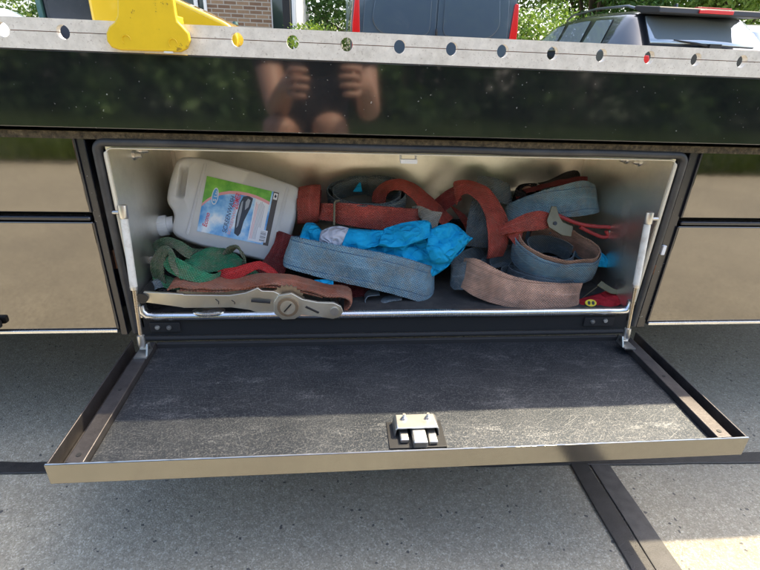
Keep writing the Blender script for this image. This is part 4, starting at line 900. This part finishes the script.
def tree(label, loc, h, r, m, seed, trunk=.3, size=.07, per=1500):
    rnd = random.Random(seed); t = empty('broadleaf_tree', label, 'tree', loc, 0)
    tb = MB(); th = h*trunk
    tb.tube([(0, 0, 0), (.05, 0, th*.6), (0, .04, th), (.05, .02, h*.7)], [.16, .12, .10, .03], 9)
    blobs = []
    for i in range(13):
        a = i*2.4; q = rnd.random(); rad = r*(.25 + .6*rnd.random())*(1 - .55*q); z = th + (h - th)*(.12 + .78*q)
        e = (rad*math.cos(a), rad*math.sin(a), z); blobs.append((*e, r*(.34 + .2*rnd.random())))
        tb.tube([(0, 0, th*.8), (e[0]*.5, e[1]*.5, (th*.8 + z)/2), e], [.06, .04, .012], 6)
    tb.build('trunk', M['bark'], t); leaves('crown', blob_pts(blobs, per, seed), size, m, t, seed)
    return t
def bush(label, loc, w, d, h, m, seed, size=.04, per=2600, name='bush'):
    rnd = random.Random(seed); t = empty(name, label, 'bush', loc, 0); blobs = []
    for i in range(max(8, int(w*d*(6 if name == 'bush' else 14)))):
        blobs.append(((rnd.random() - .5)*w, (rnd.random() - .5)*d, h*(.05 + .8*rnd.random()), .28 + .25*rnd.random()))
    leaves('foliage', blob_pts(blobs, per, seed), size, m, t, seed)
    sb = MB()
    for i in range(7):
        x, y = (rnd.random() - .5)*w*.7, (rnd.random() - .5)*d*.5
        sb.tube([(x, y, 0), (x*1.1, y*1.1, h*.3), (x*1.3, y*1.2, h*.7)], [.03, .02, .006], 6)
    sb.build('stem', M['bark'], t); return t
# behind the photographer: grass verge and a tall dense hedge (seen mirrored in the paint and steel)
verge = MB(); n_ = 60
edge = [(-14 + 28*i/n_, -2.85 + .16*noise.noise(Vector((i*.45, 2, 0))) - .05*math.sin(i*.8)) for i in range(n_ + 1)]
verge.prism([(-14, -16), (14, -16)] + edge[::-1], (0, 0, .004), (1, 0, 0), (0, 1, 0), (0, 0, .03))
M['soil'] = mat('verge_soil', (.06, .07, .03), .95); _n = N(M['soil']); _n.col(_n.ramp(_n.noise(_n.coord(), 30, 6, .7), (.35, (.03, .035, .015)), (.7, (.09, .12, .04))))
tag(verge.build('grass_verge', M['soil']), kind='structure')
rnd = random.Random(5); gv = []; gf = []
for _ in range(42000):
    x = rnd.uniform(-6, 6); y = -2.8 - 3.0*rnd.random()**1.6; hgt = rnd.uniform(.05, .22); a = rnd.random()*6.28; k = len(gv)
    dx, dy = .006*math.cos(a), .006*math.sin(a); lx, ly = rnd.gauss(0, .05), rnd.gauss(0, .05)
    gv += [(x - dx, y - dy, .03), (x + dx, y + dy, .03), (x + lx, y + ly, .03 + hgt)]; gf.append((k, k+1, k+2))
me = bpy.data.meshes.new('grass'); me.from_pydata(gv, [], gf); me.materials.append(M['grass'])
tag(link(bpy.data.objects.new('grass', me)), 'long green grass on the verge opposite the toolbox', 'grass', kind='stuff')
hl_ = [('dense dark hedge bush opposite the far left drawers', -5.6), ('dense dark hedge bush opposite the left drawers', -3.3), ('dense dark hedge bush opposite the jerrycan', -1.0), ('dense dark hedge bush opposite the right-hand pile', 1.3), ('dense dark hedge bush opposite the right drawers', 3.6), ('dense dark hedge bush opposite the far right drawers', 5.9)]
for i, (lb, x) in enumerate(hl_):
    bush(lb, (x, -5.3 - .25*(i % 2), 0), 2.7, 1.3, 3.0, M['leaf_dark'], 30 + i, .085, 1300, 'hedge_bush')
# beyond the deck
bush('lime green sunlit bush beside the brick house', (-.35, 7.6, 0), 1.2, 1.0, 1.7, M['leaf_lime'], 50, .035, 3000)
bush('broad lime bush between the blue van and the black crossover', (3.1, 8.6, 0), 2.6, 1.2, 2.3, M['leaf_lime'], 58, .045, 2000)
bush('mid green bush behind the black crossover', (7.2, 10.6, 0), 4.5, 1.2, 2.2, M['leaf_mid'], 59, .055, 1300)
tree('sunlit light green tree right of the blue van', (3.2, 11.5, 0), 5.5, 2.2, M['leaf_lime'], 51, .2, .06)
tree('tall mid green tree behind the black crossover', (6.6, 12.5, 0), 6.5, 2.6, M['leaf_mid'], 52, .2, .07)
tree('pale green tree at the far right behind the crossover', (9.6, 12.0, 0), 6, 2.4, M['leaf_lime'], 53, .2, .07)
tree('mid green tree behind the blue van', (1.0, 13.5, 0), 6, 2.4, M['leaf_mid'], 54, .2, .07)
bush('lime bush above the white car at the far left', (-5.6, 8.5, 0), 2.2, 1.2, 2.0, M['leaf_lime'], 55, .04, 2200)

# ------------------------------------------------------------------ brick house
def brick():
    m = mat('brickwork', (.3, .2, .13), .9); n = N(m)
    tc = n.new('ShaderNodeTexCoord'); mp = n.new('ShaderNodeMapping'); mp.inputs['Rotation'].default_value = (R(90), 0, 0); n.link(tc.outputs['Object'], mp.inputs[0])
    b = n.new('ShaderNodeTexBrick'); b.inputs['Scale'].default_value = 1; b.inputs['Brick Width'].default_value = .22; b.inputs['Row Height'].default_value = .065
    b.inputs['Mortar Size'].default_value = .009; b.inputs['Color1'].default_value = (.30, .20, .12, 1); b.inputs['Color2'].default_value = (.17, .10, .06, 1); b.inputs['Mortar'].default_value = (.38, .34, .28, 1)
    n.link(mp.outputs[0], b.inputs[0]); n.col(n.mix(.5, b.outputs[0], n.ramp(n.noise(n.coord(), 9, 5, .7), (.3, .75), (.7, 1.2)), 'MULTIPLY'))
    n.bump(n.math('SUBTRACT', 1.0, b.outputs['Fac']), .7, .01); return m
M['brick'] = brick()
M['glass_dark'] = mat('window_glass', (.02, .03, .035), .05, 0, .8)
M['white_paint'] = mat('white_paint', (.78, .77, .74), .5)
M['roof'] = mat('roof_tiles', (.10, .07, .06), .85)
M['green_paint'] = mat('green_paint', (.05, .12, .10), .5)
hs_ = empty('brick_house', 'brown brick house with white-framed windows behind the transporter', 'house', (-2.5, 9.0, 0))
MB().box(-2.2, 1.25, 0, 5, 0, 3.0).build('wall', M['brick'], hs_)
MB().prism([(-.4, 2.95), (5.4, 2.95), (2.5, 5.0)], (-2.5, 0, 0), (0, 1, 0), (0, 0, 1), (4.05, 0, 0)).build('roof', M['roof'], hs_)
for x0, x1, z0, z1 in ((1.27, 1.62, .5, 2.4), (-.75, .1, 1.35, 2.5)):
    f_ = MB(); fy = -.04 if x0 < 1 else .06
    f_.box(x0, x1, fy, fy + .05, z0 - .08, z0).box(x0, x1, fy, fy + .05, z1, z1 + .08).box(x0 - .05, x0, fy, fy + .05, z0 - .08, z1 + .08).box(x1, x1 + .05, fy, fy + .05, z0 - .08, z1 + .08)
    if x1 - x0 > .5: f_.box((x0 + x1)/2 - .02, (x0 + x1)/2 + .02, fy + .005, fy + .045, z0, z1)
    w = f_.build('window', M['white_paint'], hs_); MB().box(x0, x1, fy + .02, fy + .03, z0, z1).build('pane', M['glass_dark'], w)
MB().box(1.25, 1.70, .12, 5, 0, 3.0).build('wall', M['white_paint'], hs_)
MB().tube([(-.02, -.08, 0), (-.02, -.08, 2.9)], .035, 10).build('downpipe', M['white_paint'], hs_)
ps = MB().box(-.06, .06, -.06, .06, 0, 2.6).box(-.075, .075, -.075, .075, 2.6, 2.64).build('timber_post', M['dark'], bevel=.008)
ps.location = (-.90, 8.2, 0); tag(ps, 'dark square post between the house window and the lime bush', 'post')
gp_ = MB().tube([(0, 0, 0), (0, 0, 1.15)], .035, 12).tube([(0, 0, 1.15), (0, 0, 1.19)], [.045, .03], 12).build('bollard', M['green_paint'], smooth=True)
gp_.location = (-1.53, 7.0, 0); tag(gp_, 'slim dark green bollard in front of the brick wall', 'bollard')
# ------------------------------------------------------------------ vehicles
def carpaint(name, c):
    m = mat(name, c, .3, .25, .5); b = m.node_tree.nodes['Principled BSDF']; b.inputs['Coat Weight'].default_value = 1; b.inputs['Coat Roughness'].default_value = .04; return m
M['car_black'] = carpaint('black_car_paint', (.012, .014, .018)); M['car_blue'] = carpaint('slate_blue_paint', (.05, .075, .115)); M['car_yellow'] = carpaint('yellow_car_paint', (.80, .50, .01)); M['car_white'] = carpaint('white_car_paint', (.75, .76, .78)); M['car_grey'] = carpaint('grey_car_paint', (.10, .11, .13))
M['car_glass'] = mat('sky_pale_glass', (.24, .28, .30), .03, 0, .5); M['car_glass'].node_tree.nodes['Principled BSDF'].inputs['IOR'].default_value = 3.4  # base colour lightened to stand in for bright sky reflected in the glass
M['tail_red'] = mat('red_lens', (.55, .008, .012), .15, 0, .6); M['head_lens'] = mat('clear_lens', (.6, .63, .65), .08, .6)
M['trim'] = mat('black_trim', (.012, .012, .013), .55)
def car(name, label, cat, loc, rz, paint, st, glass, length, rails=False, spoiler=None, group=None):
    """st: stations (y, zbot, zbelt, ztop, wbelt, wtop), rear at y=0. glass: (side windows [(y0,y1)], rear (y0,y1), front (y0,y1))"""
    c = empty(name, label, cat, loc, rz, group)
    def ring(y, zb, zl, zt, wl, wt):
        h = [(0, zb), (wl*.93, zb), (wl*1.0, zb + (zl - zb)*.35), (wl*1.01, zb + (zl - zb)*.7), (wl*.985, zl), (wt + (wl*.985 - wt)*.15, zl + (zt - zl)*.82), (wt*.86, zt - (zt - zl)*.03), (wt*.45, zt), (0, zt + .012)]
        return [(x, y, z) for x, z in h] + [(-x, y, z) for x, z in h[-2:0:-1]]
    rings = [ring(*s) for s in st]
    def interp(y):
        for a, b in zip(st, st[1:]):
            if a[0] <= y <= b[0]:
                t = (y - a[0])/(b[0] - a[0]); return [p + (q - p)*t for p, q in zip(a, b)]
        return st[-1]
    b = MB().quad_strip(rings); bo = b.build('body', paint, c, smooth=True)
    def sidep(y, k, s):
        r = ring(*interp(y)); p4, p5 = Vector(r[4]), Vector(r[5]); p = p4.lerp(p5, k) + Vector((.007, 0, .002)); return Vector((p.x*s, p.y, p.z))
    for s in (-1, 1):
        for (y0, y1, k0, k1) in glass[0]:
            w = MB(); n = 6
            rows = [[sidep(y0 + (y1 - y0)*i/n, .08, s) for i in range(n + 1)], [sidep(y0 + k0 + (y1 - y0 - k0 - k1)*i/n, .95, s) for i in range(n + 1)]]
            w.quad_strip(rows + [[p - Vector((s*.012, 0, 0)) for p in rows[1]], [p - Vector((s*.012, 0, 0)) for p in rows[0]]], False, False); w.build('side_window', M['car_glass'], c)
    for nm, (y0, y1) in (('rear_window', glass[1]), ('windscreen', glass[2])):
        w = MB(); rows = []
        for i in range(7):
            r = ring(*interp(y0 + (y1 - y0)*i/6)); L = [Vector(r[6]), Vector(r[7]), Vector(r[8]), Vector(r[9]), Vector(r[10])]
            rows.append([Vector((p.x*.97, p.y, p.z)) + Vector((0, -.006 if nm[0] == 'r' else .006, .008)) for p in L])
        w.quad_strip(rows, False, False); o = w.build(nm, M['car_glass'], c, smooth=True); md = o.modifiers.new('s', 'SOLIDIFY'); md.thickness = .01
    wl = st[len(st)//2][4]
    for y in (length*.17, length*.81):
        for s in (-1, 1):
            t, rr = wheel_mesh(.33, .2); w = t.build('wheel', M['trim'], c, smooth=True); w.rotation_euler = (0, 0, R(90)); w.location = (s*(wl - .09), y, .33)
            rr.build('rim', M['zinc'], w)
    for s in (-1, 1):
        r = ring(*st[0]); x = st[0][4]
        MB().prism([(-.16, -.09), (.10, -.09), (.10, .10), (-.10, .10)], (s*(x - .10), -.012, st[0][2] - .12), (s, 0, 0), (0, 0, 1), (0, .06, 0)).build('tail_light', M['tail_red'], c, bevel=.01)
        x = st[-1][4]
        MB().prism([(-.16, -.06), (.10, -.06), (.10, .07), (-.14, .05)], (s*(x - .10), st[-1][0] + .012, st[-1][2] - .10), (s, 0, 0), (0, 0, 1), (0, -.06, 0)).build('headlight', M['head_lens'], c, bevel=.01)
        ym = glass[2][0] - .35; p = sidep(max(ym - .3, .6), .05, s)
        yy = st[-3][0] - .05 if False else glass[2][0] + .05
        q = ring(*interp(min(yy, st[-1][0])))[4]
        MB().box(min(s*q[0], s*(q[0] + .2)), max(s*q[0], s*(q[0] + .2)), q[1] - .35, q[1] - .22, q[2] - .02, q[2] + .14).build('door_mirror', paint, c, bevel=.03)
    MB().box(-wl*.9, wl*.9, -.05, .08, .32, .58).build('bumper', M['trim'], c, bevel=.03)
    MB().box(-wl*.9, wl*.9, length - .08, length + .04, .25, .5).build('bumper', M['trim'], c, bevel=.03)
    return c, ring, interp
# black crossover, rear towards the transporter
sv = [(0, .38, .94, .98, .86, .80), (.06, .32, .95, 1.02, .88, .76), (.40, .30, .96, 1.36, .89, .70), (.62, .30, .96, 1.41, .90, .69), (1.5, .28, .96, 1.45, .91, .70), (2.3, .28, .96, 1.42, .91, .70), (2.6, .28, .96, 1.37, .91, .68), (3.35, .28, .96, 1.02, .89, .70), (3.9, .30, .88, .93, .86, .62), (4.25, .36, .76, .80, .72, .5)]
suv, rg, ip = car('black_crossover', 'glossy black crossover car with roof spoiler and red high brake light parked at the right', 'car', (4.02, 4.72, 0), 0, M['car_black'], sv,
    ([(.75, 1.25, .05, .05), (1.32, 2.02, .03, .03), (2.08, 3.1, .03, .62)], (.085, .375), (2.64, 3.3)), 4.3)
sp_ = MB().prism([(.02, 1.335), (.04, 1.395), (.50, 1.445), (.55, 1.420), (.36, 1.350)], (-.655, 0, 0), (0, 1, 0), (0, 0, 1), (1.31, 0, 0)).build('spoiler', M['trim'], suv, bevel=.012)
MB().box(-.20, .20, .012, .03, 1.348, 1.382).build('brake_light', M['tail_red'], sp_, bevel=.004)
MB().box(-.20, .20, .06, .12, 1.398, 1.412).build('brake_light', M['tail_red'], sp_, bevel=.004)
for s in (-1, 1):
    MB().tube([(s*.60, .55, 1.420), (s*.61, .75, 1.465), (s*.62, 1.5, 1.495), (s*.61, 2.2, 1.470), (s*.60, 2.4, 1.420)], .014, 8).build('roof_rail', M['car_grey'], suv, smooth=True)
MB().tube([(.06, .03, 1.03), (-.10, .06, 1.06), (-.36, .085, 1.085)], [.018, .012, .006], 8).box(.02, .16, -.01, .05, 1.00, 1.06).build('rear_wiper', M['trim'], suv, bevel=.006)
MB().prism([(0, 0), (.16, 0), (.05, .075), (.01, .08)], (-.01, .72, 1.435), (0, 1, 0), (0, 0, 1), (.02, 0, 0)).build('antenna_fin', M['car_black'], suv, bevel=.004)
for s in (-1, 1):
    MB().tube([(s*.905, 1.3, 1.0), (s*.912, 2.2, .995), (s*.905, 3.1, .975)], .009, 6).build('chrome_strip', M['zinc'], suv)
# grey car further right
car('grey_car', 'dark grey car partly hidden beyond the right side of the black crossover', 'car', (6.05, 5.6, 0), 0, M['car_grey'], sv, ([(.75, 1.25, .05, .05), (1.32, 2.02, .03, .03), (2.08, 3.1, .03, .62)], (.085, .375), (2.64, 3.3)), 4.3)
# small cars on the left
hb = [(0, .34, .98, 1.02, .82, .74), (.06, .28, 1.0, 1.08, .85, .70), (.45, .26, 1.02, 1.50, .86, .60), (1.2, .25, 1.02, 1.56, .87, .62), (2.1, .25, 1.01, 1.52, .87, .62), (2.9, .25, 1.0, 1.09, .86, .66), (3.5, .26, .93, 1.02, .84, .62), (3.85, .34, .78, .86, .72, .52)]
gl = ([(.6, 1.25, .08, .03), (1.32, 2.5, .03, .52)], (.004, .42), (2.15, 2.82))
gb = empty('grit_bin', 'bright yellow grit bin with a sloping rounded lid behind the yellow bracket', 'bin', (-1.55, 4.0, 0))
MB().prism(rounded([(-.55, .06), (.50, .06), (.55, .84), (-.60, .84)], .05), (0, 0, 0), (1, 0, 0), (0, 0, 1), (0, .75, 0)).build('bin_body', M['car_yellow'], gb, bevel=.02)
ld = MB().prism(rounded([(-.63, .80), (.58, .80), (.585, .93), (.50, 1.005), (.30, 1.085), (.10, 1.165), (-.10, 1.24), (-.40, 1.30), (-.63, 1.30)], .06), (0, -.03, 0), (1, 0, 0), (0, 0, 1), (0, .81, 0)).build('lid', M['car_yellow'], gb, bevel=.03, seg=3)
MB().box(-.12, .12, -.06, -.028, .80, .86).build('handle', M['trim'], ld, bevel=.01)
cb = empty('street_cabinet', 'dark navy street cabinet with a green edge left of the yellow bracket', 'cabinet', (-2.28, 4.05, 0))
MB().box(-.30, .36, 0, .45, .08, 1.62).build('cabinet_body', M['navy_paint'], cb, bevel=.01)
MB().box(-.26, .33, -.02, -.001, .14, 1.55).build('door', M['navy_paint'], cb, bevel=.006)
MB().box(-.34, .40, -.04, .49, 1.62, 1.68).build('cap', M['navy_paint'], cb, bevel=.01)
MB().box(-.36, .42, -.03, .48, 0, .08).build('plinth', M['trim'], cb)
MB().box(-.345, -.305, -.03, .05, .08, 1.62).build('edge_post', M['green_paint'], cb, bevel=.006)
car('white_car', 'white small car whose bonnet shows at the far left above the rail', 'car', (-6.22, 3.25, 0), R(-90), M['car_white'], hb, gl, 3.85)
bush('mid green bush behind the navy street cabinet', (-4.2, 9.2, 0), 2.4, 1.0, 2.2, M['leaf_mid'], 60, .05, 1600)

# slate blue van, rear towards the transporter
van = empty('panel_van', 'slate blue panel van parked with its two rear doors facing the transporter', 'van', (.975, 4.9, 0))
def vring(y, hw, zt, zb=.34):
    h = [(0, zb), (hw*.94, zb), (hw, zb + .12), (hw*1.0, 1.0), (hw*.985, 1.2), (hw*.93, zt - .12), (hw*.86, zt - .03), (hw*.72, zt), (0, zt + .015)]
    return [(x, y, z) for x, z in h] + [(-x, y, z) for x, z in h[-2:0:-1]]
vb = MB().quad_strip([vring(0, .885, 1.86), (vring(.05, .915, 1.89)), vring(.4, .92, 1.90), vring(2.6, .92, 1.90), vring(3.2, .91, 1.86), vring(3.85, .90, 1.14, .3), vring(4.4, .82, .95, .34)])
vb.build('body', M['car_blue'], van, smooth=True)
for s in (-1, 1):
    pts = rounded([(.008, .42), (.80, .42), (.80, 1.0), (.775, 1.35), (.70, 1.80), (.008, 1.80)], .06)
    d = MB().prism([(s*x, z) for x, z in pts], (0, -.002, 0), (1, 0, 0), (0, 0, 1), (0, -.014, 0)).build('rear_door', M['car_blue'], van, bevel=.006)
    pin = rounded([(.07, 1.02), (.60, 1.02), (.70, 1.13), (.66, 1.42), (.61, 1.70), (.07, 1.70)], .09)
    MB().prism([(s*x, z) for x, z in pin], (0, -.016, 0), (1, 0, 0), (0, 0, 1), (0, -.012, 0)).build('pressed_panel', M['car_blue'], d, bevel=.011, seg=3)
    for z in (.75, 1.42):
        MB().box(min(s*.79, s*.86), max(s*.79, s*.86), -.04, -.004, z, z + .07).build('hinge', M['trim'], d, bevel=.006)
    MB().prism(rounded([(.815, .80), (.905, .80), (.905, 1.10), (.880, 1.36), (.835, 1.36)], .02), (0, -.02, 0), (s, 0, 0), (0, 0, 1), (0, .09, 0)).build('tail_light', M['tail_red'], van, bevel=.008)
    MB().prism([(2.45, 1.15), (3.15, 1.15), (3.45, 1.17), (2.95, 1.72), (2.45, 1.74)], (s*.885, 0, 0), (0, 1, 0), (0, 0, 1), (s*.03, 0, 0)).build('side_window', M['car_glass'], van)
    for y in (.75, 3.55):
        t, rr = wheel_mesh(.33, .2); w = t.build('wheel', M['trim'], van, smooth=True); w.rotation_euler = (0, 0, R(90)); w.location = (s*.82, y, .33); rr.build('rim', M['zinc'], w)
MB().box(-.86, .86, -.07, .06, .34, .52).build('bumper', M['trim'], van, bevel=.03)
MB().tube([(0, -.03, .95), (0, -.045, .97), (0, -.045, 1.06), (0, -.03, 1.08)], .012, 8).build('door_handle', M['trim'], van)

# ------------------------------------------------------------------ photographer squatting in front of the box (mirrored in the fascia)
M['skin'] = mat('skin', (.52, .30, .21), .5); M['skin'].node_tree.nodes['Principled BSDF'].inputs['Subsurface Weight'].default_value = .15
M['shirt'] = cloth('dark_shirt', (.03, .032, .045)); M['shorts'] = cloth('dark_shorts', (.045, .045, .05)); M['hair'] = mat('hair', (.06, .04, .025), .6); M['phone'] = mat('phone_body', (.03, .032, .04), .25); M['shoe'] = mat('shoe', (.05, .05, .055), .6)
PB = Vector((-.22, -1.30, 0))
person = empty('person', 'squatting person in dark shirt and shorts holding up a phone, mirrored in the fascia', 'person', PB)
def skin_obj(name, V, E, m, root, sub=2):
    me = bpy.data.meshes.new(name); me.from_pydata([tuple(Vector(v[:3]) - PB) for v in V], E, []); me.update()
    o = link(bpy.data.objects.new(name, me), person)
    md = o.modifiers.new('skin', 'SKIN'); md.use_smooth_shade = True
    sk = me.skin_vertices[0].data if me.skin_vertices else None
    if sk is None:
        bpy.context.view_layer.objects.active = o; bpy.ops.mesh.customdata_skin_add(); sk = me.skin_vertices[0].data
    for i, v in enumerate(V):
        r = v[3]; sk[i].radius = (r, r) if not isinstance(r, tuple) else r; sk[i].use_root = (i == root)
    sm = o.modifiers.new('sub', 'SUBSURF'); sm.levels = sm.render_levels = sub
    me.materials.append(m); return o
BV = [(-.22, -1.42, .30, .13)]; BE = []
def chain(start, pts):
    k = start
    for p in pts:
        BV.append(p); BE.append((k, len(BV) - 1)); k = len(BV) - 1
    return k
chest = chain(0, [(-.22, -1.42, .42, .125), (-.21, -1.37, .60, .135), (-.20, -1.31, .78, .13)])
neck = chain(chest, [(-.19, -1.26, .90, .055), (-.185, -1.235, .96, .055)])
chain(neck, [(-.18, -1.215, 1.04, .082), (-.178, -1.205, 1.10, .088), (-.178, -1.21, 1.16, .070)])
for s, sh, el, wr_, kn, an, to in ((-1, (-.385, -1.28, .80), (-.335, -1.13, .57), (-.275, -.885, .665), (-.320, -1.00, .545), (-.35, -1.19, .09), (-.37, -1.0, .035)), (1, (-.02, -1.28, .80), (.01, -1.13, .57), (-.030, -.875, .675), (-.140, -1.00, .560), (-.10, -1.19, .09), (-.09, -1.0, .035))):
    w = chain(chest, [(*sh, .068), tuple((Vector(sh) + Vector(el))/2) + (.050,), (*el, .044), tuple((Vector(el)*.6 + Vector(wr_)*.4)) + (.043,), (*wr_, .030)])
    px = wr_[0] - s*.022 if s < 0 else wr_[0] - .022
    palm = chain(w, [(wr_[0] - s*.012, wr_[1] + .040, wr_[2] + .012, (.018, .036))])
    for j in range(4):
        dzf = .038 - j*.024; ln = (.9, 1, .95, .8)[j]
        b0 = Vector((wr_[0] - s*.018, wr_[1] + .062, wr_[2] + .012 + dzf))
        p1 = b0 + Vector((-s*.016, .018, .002))*ln; p2 = p1 + Vector((-s*.026, .004, .0))*ln; p3 = p2 + Vector((-s*.020, -.010, -.002))*ln
        chain(palm, [(*b0, .0105), (*p1, .0095), (*p2, .0088), (*p3, .0075)])
    t0 = Vector((wr_[0] - s*.028, wr_[1] + .020, wr_[2] + .030)); t1 = t0 + Vector((-s*.026, .006, .014)); t2 = t1 + Vector((-s*.026, .004, .004))
    chain(palm, [(*t0, .013), (*t1, .0105), (*t2, .0085)])
    hip = (-.22 + s*.09, -1.42, .30)
    chain(0, [(*hip, .105), tuple((Vector(hip) + Vector(kn))/2) + (.085,), (*kn, .060), tuple(Vector(kn)*.65 + Vector(an)*.35) + (.058,), tuple(Vector(kn)*.25 + Vector(an)*.75) + (.042,), (*an, .040), (to[0], to[1] - .02, .045, .036), (*to, .030)])
skin_obj('body', BV, BE, M['skin'], 0)
skin_obj('shirt', [(-.22, -1.42, .36, .145), (-.21, -1.37, .60, .155), (-.20, -1.31, .79, .145), (-.385, -1.28, .80, .085), (-.37, -1.19, .68, .072), (-.02, -1.28, .80, .085), (.0, -1.19, .68, .072)], [(0, 1), (1, 2), (2, 3), (3, 4), (2, 5), (5, 6)], M['shirt'], 0)
skin_obj('shorts', [(-.22, -1.42, .32, .15), (-.31, -1.42, .30, .122), (-.315, -1.18, .44, .098), (-.13, -1.42, .30, .122), (-.137, -1.18, .45, .098)], [(0, 1), (1, 2), (0, 3), (3, 4)], M['shorts'], 0)
for s, x in ((-1, -.36), (1, -.095)):
    MB().quad_strip([[(x + w*math.cos(a) - PB.x, y + .0 - PB.y, max(0.002, .045 + h*math.sin(a))) for a in [k*math.pi/6 for k in range(12)]] for y, w, h in ((-1.245, .028, .05), (-1.22, .038, .06), (-1.12, .042, .055), (-1.02, .048, .045), (-.965, .042, .04), (-.94, .022, .03))]).build('shoe', M['shoe'], person, smooth=True)
hd = Vector((-.178, -1.212, 1.10)) - PB
hr = MB(); hr.quad_strip([[hd + Vector((.104*math.sin(t)*math.cos(a), -.022 + .112*math.sin(t)*math.sin(a), .022 + .118*math.cos(t))) for a in [k*math.pi/10 for k in range(20)]] for t in (.02, .3, .6, .9, 1.15, 1.35)]); hr.build('hair', M['hair'], person, smooth=True)
nz = hd + Vector((0, .098, -.02)); MB().tube([nz + Vector((0, -.012, .03)), nz + Vector((0, .012, -.005)), nz + Vector((0, -.004, -.012))], [.006, .013, .009], 10).build('nose', M['skin'], person, smooth=True)
for s in (-1, 1):
    MB().tube([hd + Vector((s*.033, .076, .012)), hd + Vector((s*.033, .086, .012))], [.013, .009], 12).build('eye', M['print_black'], person, smooth=True)
    MB().tube([hd + Vector((s*.088, -.005, -.02)), hd + Vector((s*.102, -.010, .0)), hd + Vector((s*.096, -.008, .03))], [.010, .016, .010], 8).build('ear', M['skin'], person, smooth=True)
MB().tube([hd + Vector((-.022, .078, -.048)), hd + Vector((0, .088, -.050)), hd + Vector((.022, .078, -.048))], [.004, .007, .004], 8).build('mouth', M['tail_red'], person, smooth=True)
ph = empty('phone', 'dark smartphone held in both hands by the mirrored person', 'phone', CAM + rot @ Vector((-.02, -.022, .010)))
ph.rotation_euler = rot.to_euler()
MB().box(-.074, .074, -.036, .036, -.002, .006).build('phone_case', M['phone'], ph, bevel=.003)
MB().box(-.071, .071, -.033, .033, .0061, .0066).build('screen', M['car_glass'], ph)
for dx in (.020, .042):
    MB().tube([(dx - .012 if dx < .03 else dx, .0, -.0022), (dx - .012 if dx < .03 else dx, .0, -.0034)], .0055, 14).build('lens', M['glass_dark'], ph)
